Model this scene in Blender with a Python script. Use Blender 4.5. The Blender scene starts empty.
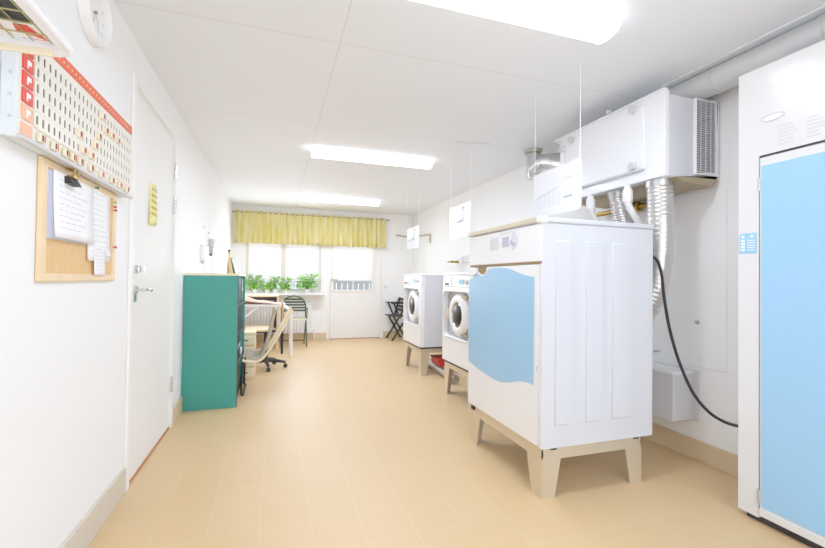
import bpy, bmesh, math, random
from mathutils import Vector, Matrix
random.seed(7)
C = bpy.context.scene
COL = C.collection
PI = math.pi
XL, XR, H, YB, YN = -0.713, 2.493, 2.322, 7.605, -1.7

# ------------------------------------------------------------------ materials
def srgb(c):
    if isinstance(c, str):
        c = [int(c[i:i+2], 16)/255 for i in (0, 2, 4)]
    return [((v/12.92) if v <= .04045 else ((v+.055)/1.055)**2.4) for v in c] + [1]
MATS = {}
def mat(name, col, rough=.5, metal=0, var=.03, scale=12, coat=0, bump=0, bscale=60, emit=None, estr=0):
    if name in MATS: return MATS[name]
    m = bpy.data.materials.new(name); m.use_nodes = True
    nt = m.node_tree; b = nt.nodes['Principled BSDF']
    c = srgb(col)
    tc = nt.nodes.new('ShaderNodeTexCoord')
    nz = nt.nodes.new('ShaderNodeTexNoise'); nz.inputs['Scale'].default_value = scale; nz.inputs['Detail'].default_value = 3
    nt.links.new(tc.outputs['Object'], nz.inputs['Vector'])
    mx = nt.nodes.new('ShaderNodeMix'); mx.data_type = 'RGBA'
    mx.inputs[6].default_value = [max(0, v*(1-var)) for v in c[:3]] + [1]
    mx.inputs[7].default_value = [min(1, v*(1+var)) for v in c[:3]] + [1]
    nt.links.new(nz.outputs['Fac'], mx.inputs[0]); nt.links.new(mx.outputs[2], b.inputs['Base Color'])
    b.inputs['Roughness'].default_value = rough; b.inputs['Metallic'].default_value = metal
    b.inputs['Coat Weight'].default_value = coat; b.inputs['Coat Roughness'].default_value = .05
    if bump:
        n2 = nt.nodes.new('ShaderNodeTexNoise'); n2.inputs['Scale'].default_value = bscale; n2.inputs['Detail'].default_value = 4
        nt.links.new(tc.outputs['Object'], n2.inputs['Vector'])
        bp = nt.nodes.new('ShaderNodeBump'); bp.inputs['Strength'].default_value = bump; bp.inputs['Distance'].default_value = .01
        nt.links.new(n2.outputs['Fac'], bp.inputs['Height']); nt.links.new(bp.outputs['Normal'], b.inputs['Normal'])
    if emit:
        b.inputs['Emission Color'].default_value = srgb(emit); b.inputs['Emission Strength'].default_value = estr
    MATS[name] = m
    return m

def tile_mat():
    m = bpy.data.materials.new('floor_tiles'); m.use_nodes = True
    nt = m.node_tree; b = nt.nodes['Principled BSDF']
    g = nt.nodes.new('ShaderNodeNewGeometry')
    mp = nt.nodes.new('ShaderNodeMapping'); mp.inputs['Location'].default_value = (-.170+.0015, -2.14+.0015, 0)
    nt.links.new(g.outputs['Position'], mp.inputs['Vector'])
    br = nt.nodes.new('ShaderNodeTexBrick'); br.offset = 0; br.squash = 1
    br.inputs['Scale'].default_value = 1; br.inputs['Brick Width'].default_value = .215; br.inputs['Row Height'].default_value = .215
    br.inputs['Mortar Size'].default_value = .0022; br.inputs['Mortar Smooth'].default_value = .3; br.inputs['Bias'].default_value = 0
    br.inputs['Color1'].default_value = srgb('D2B080'); br.inputs['Color2'].default_value = srgb('D0AE7D'); br.inputs['Mortar'].default_value = srgb('D5B98E')
    nt.links.new(mp.outputs['Vector'], br.inputs['Vector'])
    nz = nt.nodes.new('ShaderNodeTexNoise'); nz.inputs['Scale'].default_value = 90; nz.inputs['Detail'].default_value = 4
    nt.links.new(g.outputs['Position'], nz.inputs['Vector'])
    mr = nt.nodes.new('ShaderNodeMapRange'); mr.inputs['To Min'].default_value = .95; mr.inputs['To Max'].default_value = 1.05
    nt.links.new(nz.outputs['Fac'], mr.inputs['Value'])
    mx = nt.nodes.new('ShaderNodeMix'); mx.data_type = 'RGBA'; mx.blend_type = 'MULTIPLY'; mx.inputs[0].default_value = 1
    nt.links.new(br.outputs['Color'], mx.inputs[6]); nt.links.new(mr.outputs['Result'], mx.inputs[7])
    nt.links.new(mx.outputs[2], b.inputs['Base Color'])
    b.inputs['Roughness'].default_value = .42
    bp = nt.nodes.new('ShaderNodeBump'); bp.inputs['Strength'].default_value = .25; bp.inputs['Distance'].default_value = .002; bp.invert = True
    nt.links.new(br.outputs['Fac'], bp.inputs['Height']); nt.links.new(bp.outputs['Normal'], b.inputs['Normal'])
    return m

def ceil_mat():
    m = bpy.data.materials.new('ceiling_boards'); m.use_nodes = True
    nt = m.node_tree; b = nt.nodes['Principled BSDF']
    g = nt.nodes.new('ShaderNodeNewGeometry')
    mp = nt.nodes.new('ShaderNodeMapping'); mp.inputs['Location'].default_value = (-.30+2.4, -2.18+3.6, 0)
    nt.links.new(g.outputs['Position'], mp.inputs['Vector'])
    br = nt.nodes.new('ShaderNodeTexBrick'); br.offset = 0; br.squash = 1
    br.inputs['Scale'].default_value = 1; br.inputs['Brick Width'].default_value = 2.4; br.inputs['Row Height'].default_value = 1.2
    br.inputs['Mortar Size'].default_value = .004; br.inputs['Mortar Smooth'].default_value = .6
    br.inputs['Color1'].default_value = srgb('E6E9ED'); br.inputs['Color2'].default_value = srgb('E5E8EC'); br.inputs['Mortar'].default_value = srgb('D2D3D5')
    nt.links.new(mp.outputs['Vector'], br.inputs['Vector']); nt.links.new(br.outputs['Color'], b.inputs['Base Color'])
    b.inputs['Roughness'].default_value = .7
    return m

def curtain_mat():
    m = bpy.data.materials.new('yellow_curtain'); m.use_nodes = True
    nt = m.node_tree; b = nt.nodes['Principled BSDF']
    tc = nt.nodes.new('ShaderNodeNewGeometry')
    mp = nt.nodes.new('ShaderNodeMapping'); mp.inputs['Scale'].default_value = (9, 1, 1.2)
    nt.links.new(tc.outputs['Position'], mp.inputs['Vector'])
    nz = nt.nodes.new('ShaderNodeTexNoise'); nz.inputs['Scale'].default_value = 1.6; nz.inputs['Detail'].default_value = 3
    nt.links.new(mp.outputs['Vector'], nz.inputs['Vector'])
    cr = nt.nodes.new('ShaderNodeValToRGB')
    cr.color_ramp.elements[0].position = .38; cr.color_ramp.elements[0].color = srgb('E6DA7C')
    cr.color_ramp.elements[1].position = .6; cr.color_ramp.elements[1].color = srgb('F0E8B4')
    nt.links.new(nz.outputs['Fac'], cr.inputs['Fac']); nt.links.new(cr.outputs['Color'], b.inputs['Base Color'])
    b.inputs['Roughness'].default_value = .9
    t = nt.nodes.new('ShaderNodeBsdfTranslucent'); nt.links.new(cr.outputs['Color'], t.inputs['Color'])
    mx = nt.nodes.new('ShaderNodeMixShader'); mx.inputs[0].default_value = .25
    out = nt.nodes['Material Output']
    nt.links.new(b.outputs[0], mx.inputs[1]); nt.links.new(t.outputs[0], mx.inputs[2]); nt.links.new(mx.outputs[0], out.inputs['Surface'])
    return m

def cloth_translucent(name, col, f):
    m = bpy.data.materials.new(name); m.use_nodes = True
    nt = m.node_tree; b = nt.nodes['Principled BSDF']; b.inputs['Base Color'].default_value = srgb(col); b.inputs['Roughness'].default_value = .9
    t = nt.nodes.new('ShaderNodeBsdfTranslucent'); t.inputs['Color'].default_value = srgb(col)
    mx = nt.nodes.new('ShaderNodeMixShader'); mx.inputs[0].default_value = f
    out = nt.nodes['Material Output']
    nt.links.new(b.outputs[0], mx.inputs[1]); nt.links.new(t.outputs[0], mx.inputs[2]); nt.links.new(mx.outputs[0], out.inputs['Surface'])
    return m

def glass_mat():
    m = bpy.data.materials.new('window_glass'); m.use_nodes = True
    nt = m.node_tree; nt.nodes.remove(nt.nodes['Principled BSDF'])
    t = nt.nodes.new('ShaderNodeBsdfTransparent'); t.inputs['Color'].default_value = (.95, .97, .97, 1)
    g = nt.nodes.new('ShaderNodeBsdfGlossy'); g.inputs['Roughness'].default_value = .02
    mx = nt.nodes.new('ShaderNodeMixShader'); mx.inputs[0].default_value = .06
    nt.links.new(t.outputs[0], mx.inputs[1]); nt.links.new(g.outputs[0], mx.inputs[2])
    nt.links.new(mx.outputs[0], nt.nodes['Material Output'].inputs['Surface'])
    return m

M = dict(
    wall=mat('wall_paint', 'F1F2F2', .6, var=.008, scale=3, bump=.04, bscale=220),
    trim=mat('trim_white', 'F0EFEC', .45, var=.01),
    doorw=mat('door_white', 'EDECE9', .55, var=.01),
    base=mat('baseboard_tile', 'D2BC94', .5, var=.04),
    baseg=mat('baseboard_grey', 'CFC5B2', .5, var=.03),
    floor=tile_mat(), ceil=ceil_mat(), curtain=curtain_mat(),
    blind=cloth_translucent('blind_fabric', 'FAFAFA', .55),
    glass=glass_mat(),
    enamel=mat('white_enamel', 'ECEDF0', .35, var=.008, coat=.2),
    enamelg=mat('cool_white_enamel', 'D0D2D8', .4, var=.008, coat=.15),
    enamelh=mat('glossy_white_enamel', 'DCDCDD', .25, var=.005, coat=.9),
    plastic=mat('white_plastic', 'EEEDEA', .4, var=.01),
    plasticg=mat('light_grey_plastic', 'C9C9CC', .45, var=.02),
    blue=mat('blue_enamel', '93C5EC', .35, var=.045, scale=3, coat=.2),
    blue2=mat('pale_blue_enamel', '8FC3EB', .3, var=.015, scale=2, coat=.3),
    teal=mat('teal_laminate', '2B9184', .45, var=.03, scale=4),
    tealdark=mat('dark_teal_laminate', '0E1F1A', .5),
    wood=mat('birch_wood', 'E6CFA0', .5, var=.08, scale=25),
    woodd=mat('warm_wood', 'C98F4E', .5, var=.12, scale=30),
    cream=mat('cream_paint', 'F0E2C2', .5, var=.03),
    steel=mat('stainless_steel', 'D8CBB2', .4, metal=.6, var=.05, scale=20),  # beige tint puts the steel's warm reflections into its colour
    chrome=mat('chrome', 'DADADA', .15, metal=1, var=.02),
    galv=mat('galvanised_steel', 'C8C8C6', .28, metal=.9, var=.06, scale=30),
    ductgrey=mat('duct_grey_steel', 'D2D3D3', .45, metal=.35, var=.05, scale=9),
    foil=mat('aluminium_foil', 'CFCCC8', .32, metal=.8, var=.06, scale=40, bump=.15, bscale=70),
    brass=mat('brass', 'A8893F', .3, metal=.9, var=.08),
    bronze=mat('tan_metal', 'A8977A', .4, metal=.6, var=.05),
    black=mat('black_plastic', '0E0F10', .55, var=.1),
    rubber=mat('black_rubber', '101010', .6),
    dark=mat('dark_gap', '2A2A2E', .6),
    dglass=mat('dark_glass', '101114', .3, var=.05, coat=.05),
    brown=mat('brown_recess', '9C7F57', .6, var=.1),
    orange=mat('orange_print', 'E2551E', .5, var=.04),
    red=mat('red_card', 'DE3A22', .5, var=.06),
    peach=mat('peach_card', 'F2B08A', .5, var=.05),
    board=mat('cream_panel', 'E9E3D6', .45, var=.02),
    tray=mat('pale_blue_tray', 'DDE5EA', .4, var=.01),
    slot=mat('slot_dark', '3A372C', .6, var=.2),
    cork=mat('cork', 'E2B980', .9, var=.16, scale=70, bump=.3, bscale=160),
    corkf=mat('beech_frame', 'EBCDA0', .5, var=.06, scale=20),
    paper=mat('paper_white', 'F3F3F5', .8, var=.01),
    paperb=mat('paper_bluish', 'DCE2F2', .8, var=.02),
    yellow=mat('yellow_paper', 'F2EA9C', .8, var=.03),
    ink=mat('grey_ink', '9A9AA4', .8), inkd=mat('dark_ink', '3E3E44', .8), inkl=mat('pale_ink', 'C8C9CE', .8),
    inky=mat('olive_ink', 'B7A845', .8), lamp=mat('lamp_housing', 'F2F2F2', .5),
    leaf=mat('leaf_green', '5DA52A', .5, var=.35, scale=18), leafy=mat('leaf_lime', '97CC3A', .5, var=.25, scale=18),
    pink=mat('pink_cloth', 'EDC9B8', .9, var=.04, bump=.3, bscale=30),
    beige=mat('beige_fabric', 'B5AB95', .85, var=.08, bump=.3, bscale=120),
    green=mat('dark_green_metal', '3B4A2C', .45, var=.1), greenb=mat('green_binder', '2E7A48', .5, var=.05),
    redp=mat('red_plastic', 'C62027', .4, var=.06), disp=mat('lavender_display', 'B4B4CC', .2, var=.1, scale=60),
    panelg=mat('grey_control_film', 'D6D8E2', .35, var=.02), cyan=mat('cyan_display', 'C3DCE8', .25, var=.03),
    placard=mat('placard_white', 'DEDEE0', .6, var=.01), frame=mat('warm_white_frame', 'DCD3CB', .5), recess_shade=mat('recess_shade_grey', 'A9AAAE', .5), lab=mat('blue_label', '8FC3E2', .45, var=.02), wire=mat('brass_wire', 'B0A56A', .35, metal=.6), wireg=mat('grey_wire', 'A7A79C', .4, metal=.5),
    threshold=mat('oak_threshold', 'B8763A', .5, var=.1), string=mat('white_string', 'F4F4F2', .7),
    snow=mat('snow', 'F4F6F8', .9), rail=mat('grey_rail', '9A9DA0', .6),
)
M['diff'] = mat('lamp_diffuser', 'FFFFFF', .4, emit='EEF6FF', estr=2.3)

# ------------------------------------------------------------------ geometry
AX = {'x': Vector((1, 0, 0)), 'y': Vector((0, 1, 0)), 'z': Vector((0, 0, 1))}
def frame(d):
    d = d.normalized(); a = Vector((0, 0, 1)) if abs(d.z) < .9 else Vector((1, 0, 0))
    u = d.cross(a).normalized(); return u, d.cross(u).normalized()
class MB:
    def __init__(s): s.bm = bmesh.new()
    def quad(s, vs):
        v = [s.bm.verts.new(p) for p in vs]; s.bm.faces.new(v); return s
    def box(s, x0, x1, y0, y1, z0, z1, T=None):
        p = [Vector((x, y, z)) for z in (z0, z1) for x, y in ((x0, y0), (x1, y0), (x1, y1), (x0, y1))]
        if T: p = [T @ q for q in p]
        v = [s.bm.verts.new(q) for q in p]
        for f in ((3, 2, 1, 0), (4, 5, 6, 7), (0, 1, 5, 4), (1, 2, 6, 5), (2, 3, 7, 6), (3, 0, 4, 7)):
            s.bm.faces.new([v[i] for i in f])
        return s
    def hexa(s, b, t):                      # bottom 4 pts, top 4 pts
        v = [s.bm.verts.new(q) for q in list(b)+list(t)]
        for f in ((3, 2, 1, 0), (4, 5, 6, 7), (0, 1, 5, 4), (1, 2, 6, 5), (2, 3, 7, 6), (3, 0, 4, 7)):
            s.bm.faces.new([v[i] for i in f])
        return s
    def tube(s, pts, r, n=12, caps=True, rad=None):
        pts = [Vector(p) for p in pts]; rings = []
        d0 = (pts[1]-pts[0]).normalized(); u, w = frame(d0)
        for i, p in enumerate(pts):
            if i == 0: d = pts[1]-pts[0]
            elif i == len(pts)-1: d = pts[-1]-pts[-2]
            else: d = (pts[i+1]-pts[i]).normalized()+(pts[i]-pts[i-1]).normalized()
            d = d.normalized()
            u = (u-d*u.dot(d)).normalized(); w = d.cross(u)
            rr = rad[i] if rad else r
            rings.append([s.bm.verts.new(p+(u*math.cos(a)+w*math.sin(a))*rr) for a in (2*PI*k/n for k in range(n))])
        for a, b in zip(rings, rings[1:]):
            for k in range(n): s.bm.faces.new((a[k], a[(k+1) % n], b[(k+1) % n], b[k]))
        if caps: s.bm.faces.new(rings[0][::-1]); s.bm.faces.new(rings[-1])
        return s
    def cyl(s, p0, p1, r0, r1=None, n=24):
        return s.tube([p0, p1], r0, n, rad=[r0, r0 if r1 is None else r1])
    def lathe(s, prof, o, ax, n=32):        # prof: (radius, height along ax)
        o = Vector(o); d = AX[ax] if isinstance(ax, str) else Vector(ax).normalized(); u, w = frame(d); rings = []
        for r, h in prof:
            if r < 1e-6: rings.append([s.bm.verts.new(o+d*h)])
            else: rings.append([s.bm.verts.new(o+d*h+(u*math.cos(2*PI*k/n)+w*math.sin(2*PI*k/n))*r) for k in range(n)])
        for a, b in zip(rings, rings[1:]):
            for k in range(n):
                k2 = (k+1) % n
                if len(a) == 1 and len(b) == 1: continue
                if len(a) == 1: s.bm.faces.new((a[0], b[k2], b[k]))
                elif len(b) == 1: s.bm.faces.new((a[k], a[k2], b[0]))
                else: s.bm.faces.new((a[k], a[k2], b[k2], b[k]))
        return s
    def prism(s, poly, ax, a, b, holes=()): # poly in the two other axes, in order
        def P(q, t):
            return {'x': (t, q[0], q[1]), 'y': (q[0], t, q[1]), 'z': (q[0], q[1], t)}[ax]
        loops = [poly]+list(holes); edges = []; allv = []
        for lp in loops:
            vs = [s.bm.verts.new(P(q, a)) for q in lp]; allv += vs
            for i in range(len(vs)): edges.append(s.bm.edges.new((vs[i], vs[(i+1) % len(vs)])))
        r = bmesh.ops.triangle_fill(s.bm, edges=edges, use_beauty=True)
        fs = [g for g in r['geom'] if isinstance(g, bmesh.types.BMFace)]
        e = bmesh.ops.extrude_face_region(s.bm, geom=fs)
        d = AX[ax]*(b-a)
        bmesh.ops.translate(s.bm, vec=d, verts=[g for g in e['geom'] if isinstance(g, bmesh.types.BMVert)])
        return s
    def grid(s, rows):                      # rows of points
        vv = [[s.bm.verts.new(p) for p in r] for r in rows]
        for a, b in zip(vv, vv[1:]):
            for k in range(len(a)-1): s.bm.faces.new((a[k], a[k+1], b[k+1], b[k]))
        return s
    def move(s, T):
        bmesh.ops.transform(s.bm, matrix=T, verts=s.bm.verts); return s
ORG = {}
def wo(o):                                   # world origin at build time
    return ORG.get(o.name, Vector((0, 0, 0))) if o else Vector((0, 0, 0))
def build(name, mb, m, parent=None, bevel=0, seg=2, smooth=True, solid=0, base=False):
    bm = mb.bm; bmesh.ops.remove_doubles(bm, verts=bm.verts, dist=1e-6)
    bmesh.ops.recalc_face_normals(bm, faces=bm.faces)
    lo = Vector([min(v.co[i] for v in bm.verts) for i in range(3)]); hi = Vector([max(v.co[i] for v in bm.verts) for i in range(3)])
    c = (lo+hi)/2
    if base: c.z = lo.z
    bmesh.ops.translate(bm, vec=-c, verts=bm.verts)
    for f in bm.faces: f.smooth = smooth
    me = bpy.data.meshes.new(name); bm.to_mesh(me); bm.free()
    if smooth: me.set_sharp_from_angle(angle=math.radians(35))
    me.materials.append(M[m] if isinstance(m, str) else m)
    o = bpy.data.objects.new(name, me); COL.objects.link(o)
    o.parent = parent; o.location = c-wo(parent); ORG[o.name] = c
    if solid:
        k = o.modifiers.new('solid', 'SOLIDIFY'); k.thickness = solid; k.offset = 0
    if bevel:
        k = o.modifiers.new('bevel', 'BEVEL'); k.width = bevel; k.segments = seg; k.limit_method = 'ANGLE'; k.angle_limit = math.radians(40)
    return o
def tag(o, label, cat, group=None):
    o['label'] = label; o['category'] = cat
    if group: o['group'] = group
    return o
def thing(name, label, cat, loc, group=None):
    o = bpy.data.objects.new(name, None); COL.objects.link(o); o.empty_display_size = .1
    o.location = loc; ORG[o.name] = Vector(loc); return tag(o, label, cat, group)
def struct(name, mb, m, parent=None, **k):
    o = build(name, mb, m, parent, **k)
    if parent is None: o['kind'] = 'structure'
    return o
def copy_tree(o, parent=None):
    c = o.copy(); COL.objects.link(c); c.parent = parent
    for ch in [q for q in bpy.data.objects if q.parent == o]: copy_tree(ch, c)
    return c
def rrect(a0, a1, b0, b1, r, n=6):
    out = []
    for ca, cb, s in ((a1-r, b1-r, 0), (a0+r, b1-r, 1), (a0+r, b0+r, 2), (a1-r, b0+r, 3)):
        for k in range(n+1):
            t = PI/2*(s+k/n); out.append((ca+r*math.cos(t), cb+r*math.sin(t)))
    return out
def smoothpath(p, n=8):                      # catmull-rom
    p = [Vector(q) for q in p]; P = [p[0]*2-p[1]]+p+[p[-1]*2-p[-2]]; out = []
    for i in range(1, len(P)-2):
        for k in range(n):
            t = k/n
            out.append(.5*((2*P[i])+(-P[i-1]+P[i+1])*t+(2*P[i-1]-5*P[i]+4*P[i+1]-P[i+2])*t*t+(-P[i-1]+3*P[i]-3*P[i+1]+P[i+2])*t**3))
    out.append(p[-1]); return out

# ------------------------------------------------------------------ room shell
struct('floor', MB().box(XL-.1, XR+.1, YN-.1, YB+.15, -.08, 0), 'floor', smooth=False)
struct('ceiling', MB().box(XL-.1, XR+.1, YN-.1, YB+.15, H, H+.08), 'ceil', smooth=False)
# left wall with door opening
DY0, DY1, DZ = 2.50, 3.40, 2.09
w = MB().prism([(YN-.1, 0), (DY0, 0), (DY0, DZ), (DY1, DZ), (DY1, 0), (YB+.1, 0), (YB+.1, H), (YN-.1, H)], 'x', XL-.12, XL)
struct('wall_left', w, 'wall', smooth=False)
struct('wall_right', MB().box(XR, XR+.12, YN-.1, YB+.1, 0, H), 'wall', smooth=False)
struct('wall_rear', MB().box(XL-.1, XR+.1, YN-.12, YN, 0, H), 'wall', smooth=False)
WX0, WX1, WZ0, WZ1 = -.49, .765, .86, 2.06
BX0, BX1, BZ = .925, 1.87, 2.06
w = MB().prism([(XL, 0), (BX0, 0), (BX0, BZ), (BX1, BZ), (BX1, 0), (XR, 0), (XR, H), (XL, H)], 'y', YB, YB+.12,
               holes=[[(WX0, WZ0), (WX1, WZ0), (WX1, WZ1), (WX0, WZ1)]])
struct('wall_back', w, 'wall', smooth=False)
# baseboards
bh = .125
struct('baseboard_left', MB().box(XL, XL+.014, YN, DY0-.05, 0, bh+.005), 'baseg', bevel=.004)
struct('baseboard_left_far', MB().box(XL, XL+.014, DY1+.05, 3.79, 0, bh), 'base', bevel=.004)
struct('baseboard_left_end', MB().box(XL, XL+.014, 4.66, YB, 0, bh), 'base', bevel=.004)
struct('baseboard_right', MB().box(XR-.014, XR, YN, YB, 0, bh), 'base', bevel=.004)
struct('baseboard_back', MB().box(XL+.014, BX0-.05, YB-.014, YB, 0, bh), 'base', bevel=.004)
struct('baseboard_back_right', MB().box(BX1+.05, XR-.014, YB-.014, YB, 0, bh), 'base', bevel=.004)
# left door
d = struct('door_1', MB().box(XL-.045, XL-.003, DY0+.012, DY1-.012, .012, DZ-.012), 'doorw', bevel=.003)
fr = MB().prism([(DY0-.045, 0), (DY0, 0), (DY0, DZ), (DY1, DZ), (DY1, 0), (DY1+.045, 0), (DY1+.045, DZ+.045), (DY0-.045, DZ+.045)], 'x', XL, XL+.016)
struct('trim_1', fr, 'trim', bevel=.004)
struct('trim_2', MB().box(XL-.10, XL+.004, DY0, DY1, 0, .012), 'threshold', bevel=.003)
hd = MB().lathe([(0, -.004), (.024, -.004), (.024, .008), (.018, .014), (.008, .014), (.008, .05), (0, .05)], (XL, 2.565, 1.018), 'x', 20)
hd.tube(smoothpath([(XL+.046, 2.56, 1.018), (XL+.05, 2.60, 1.02), (XL+.05, 2.66, 1.018), (XL+.048, 2.69, 1.012)]), .0085, 10)
hd.box(XL-.003, XL+.006, 2.545, 2.585, .955, 1.0)
build('door_handle', hd, 'chrome', d)
lk = MB().lathe([(0, -.004), (.022, -.004), (.022, .012), (.014, .02), (0, .02)], (XL, 2.565, 1.128), 'x', 20)
lk.box(XL+.015, XL+.045, 2.560, 2.57, 1.112, 1.145); lk.box(XL+.02, XL+.03, 2.575, 2.61, 1.12, 1.13)
build('lock', lk, 'chrome', d)
for z in (1.86, 1.60, .32):
    hg = MB().cyl((XL+.012, DY1-.006, z-.055), (XL+.012, DY1-.006, z+.055), .009, n=14)
    hg.cyl((XL+.012, DY1-.006, z-.006), (XL+.012, DY1-.006, z+.006), .0105, n=14)
    build('hinge', hg, 'chrome', d)
# yellow note on the door
n = thing('yellow_note', 'narrow yellow paper strip with handwriting taped on the white door', 'note', (XL-.002, 2.88, 1.39))
rows = []
for i in range(9):
    z = 1.392+.25*i/8; rows.append([(XL+.0005+.004*math.sin(i*.7), y, z+.012*(y-2.80)/.18) for y in (2.80, 2.88, 2.965)])
build('sheet', MB().grid(rows), 'yellow', n, solid=.0006)
mk = MB()
for i, z in enumerate((1.61, 1.575, 1.54, 1.50, 1.465)):
    for k in range(3):
        y = 2.825+k*.04
        mk.tube(smoothpath([(XL+.0075, y, z), (XL+.0075, y+.01, z+.012), (XL+.0075, y+.018, z-.008), (XL+.0075, y+.03, z+.006)], 3), .0016, 5)
build('handwriting', mk, 'inky', n)

# back window
w1 = bpy.data.objects.new('window_1', None); COL.objects.link(w1); w1.location = (.14, YB, WZ0); ORG['window_1'] = Vector(w1.location); w1['kind'] = 'structure'
y0, y1 = YB+.02, YB+.075
fm = MB().prism([(WX0, WZ0), (WX1, WZ0), (WX1, WZ1), (WX0, WZ1)], 'y', y0, y1,
                holes=[[(WX0+.05, WZ0+.05), (.08, WZ0+.05), (.08, WZ1-.05), (WX0+.05, WZ1-.05)], [(.16, WZ0+.05), (WX1-.05, WZ0+.05), (WX1-.05, WZ1-.05), (.16, WZ1-.05)]])
build('window_frame', fm, 'frame', w1, bevel=.004)
build('glass_pane', MB().box(WX0+.04, .09, YB+.045, YB+.05, WZ0+.04, WZ1-.04), 'glass', w1)
build('glass_pane', MB().box(.15, WX1-.04, YB+.045, YB+.05, WZ0+.04, WZ1-.04), 'glass', w1)
build('window_sill', MB().box(WX0-.06, WX1+.06, YB-.20, YB+.02, .80, .828), 'trim', w1, bevel=.006)
tr = MB().prism([(WX0-.06, .828), (WX1+.06, .828), (WX1+.06, WZ1+.06), (WX0-.06, WZ1+.06)], 'y', YB-.014, YB,
                holes=[[(WX0, WZ0), (WX1, WZ0), (WX1, WZ1), (WX0, WZ1)]])
struct('trim_3', tr, 'trim', bevel=.003)
for xa, xb, lb in ((WX0+.045, .085, 'white roller blind half down in the left window pane'), (.155, WX1-.045, 'white roller blind half down in the right window pane')):
    b = thing('roller_blind', lb, 'blind', ((xa+xb)/2, YB+.012, 1.06))
    build('fabric', MB().box(xa, xb, YB+.008, YB+.010, 1.075, 1.99), 'blind', b)
    build('bottom_bar', MB().box(xa, xb, YB+.002, YB+.014, 1.06, 1.078), 'plasticg', b, bevel=.003)
    build('roller', MB().cyl((xa, YB+.0, 2.0), (xb, YB+.0, 2.0), .02), 'plastic', b)
# back door with window
dz0, dz1 = .86, 1.95
d2 = struct('door_2', MB().prism([(BX0+.01, .012), (BX1-.01, .012), (BX1-.01, BZ-.01), (BX0+.01, BZ-.01)], 'y', YB+.005, YB+.05,
            holes=[[(.99, .89), (1.70, .89), (1.70, dz1), (.99, dz1)]]), 'doorw', bevel=.003)
build('window_frame', MB().prism([(.96, .86), (1.73, .86), (1.73, dz1+.03), (.96, dz1+.03)], 'y', YB-.010, YB+.005, holes=[[(.99, .89), (1.70, .89), (1.70, dz1), (.99, dz1)]]), 'trim', d2, bevel=.004)
build('glass_pane', MB().box(.985, 1.705, YB+.028, YB+.032, .885, dz1+.005), 'glass', d2)
hb = MB().cyl((.965, YB+.006, 1.07), (.965, YB-.045, 1.07), .009).tube([(.965, YB-.045, 1.07), (1.06, YB-.05, 1.068)], .009).lathe([(0, 0), (.02, 0), (.02, .01), (0, .01)], (.965, YB-.006, 1.07), 'y', 16)
build('door_handle', hb, 'brass', d2)
struct('trim_4', MB().prism([(BX0-.045, 0), (BX0, 0), (BX0, BZ), (BX1, BZ), (BX1, 0), (BX1+.045, 0), (BX1+.045, BZ+.045), (BX0-.045, BZ+.045)], 'y', YB-.014, YB), 'trim', bevel=.004)
struct('trim_5', MB().box(BX0, BX1, YB-.005, YB+.10, 0, .012), 'threshold')
b = thing('roller_blind', 'white roller blind covering most of the glass of the back door', 'blind', (1.345, YB-.012, 1.05))
build('fabric', MB().box(.985, 1.705, YB-.014, YB-.012, 1.065, 1.93), 'blind', b)
build('bottom_bar', MB().box(.985, 1.705, YB-.02, YB-.008, 1.05, 1.068), 'plasticg', b, bevel=.003)
build('pull_tab', MB().box(1.33, 1.36, YB-.022, YB-.018, 1.03, 1.052), 'plastic', b)
build('roller', MB().cyl((.985, YB-.022, 1.93), (1.705, YB-.022, 1.93), .02), 'plastic', b)
sw = thing('light_switch', 'small white light switch on the back wall right of the door', 'switch', (1.96, YB, .95))
build('plate', MB().box(1.925, 1.995, YB-.012, YB-.001, .915, .985), 'plastic', sw, bevel=.004)
build('rocker', MB().box(1.942, 1.978, YB-.018, YB-.012, .93, .97), 'plasticg', sw, bevel=.003)
# outside
struct('ground', MB().box(-12, 14, YB+.2, YB+25, -.6, -.5), 'snow')
rl = thing('balcony_railing', 'grey slatted railing outside seen below the door blind', 'railing', (.5, YB+1.4, -.5))
ps = MB()
for i in range(46): ps.box(-2+i*.12, -2+i*.12+.105, YB+1.38, YB+1.40, -.45, 1.0)
build('slats', ps, 'rail', rl)
build('top_rail', MB().box(-2.05, 3.6, YB+1.36, YB+1.42, 1.0, 1.05), 'rail', rl)
build('bottom_rail', MB().box(-2.05, 3.6, YB+1.37, YB+1.41, -.5, -.43), 'rail', rl)

# curtain valance with rod
cv = thing('curtain_rod', 'thin dark curtain rod under the ceiling over window and back door', 'curtain rod', (.63, YB-.10, 2.19))
build('rod', MB().tube([(-.70, YB-.10, 2.185), (1.98, YB-.10, 2.195)], .008), 'bronze', cv)
for x in (-.69, 1.975): build('finial', MB().lathe([(0, -.014), (.012, -.008), (.014, 0), (.012, .008), (0, .014)], (x, YB-.10, 2.19), 'x', 14), 'dark', cv)
for x in (-.1, .6, 1.45): build('bracket', MB().tube([(x, YB-.10, 2.2), (x+.02, YB-.06, 2.235), (x+.03, YB, 2.24)], .004, 6), 'wireg', cv)
cols = 330; rows = []
for j in range(12):
    t = j/11; r = []
    for i in range(cols+1):
        x = -.665+(1.925+.665)*i/cols; ph = i*.29
        amp = (.012+.022*t)
        y = YB-.10+amp*(math.sin(ph*1.9+.6*math.sin(i*.045))+.4*math.sin(ph*.83+t))-(.01 if 0 else 0)
        z = 2.215-(2.215-1.675)*t+.006*math.sin(ph*1.3)*(1-t)*2+.004*math.sin(ph*.5)
        r.append((x, min(y, YB-.03), z))
    rows.append(r)
o = build('curtain_valance', MB().grid(rows), 'curtain', None, solid=.0015)
tag(o, 'yellow gathered curtain valance hanging across window and back door', 'curtain')

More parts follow.
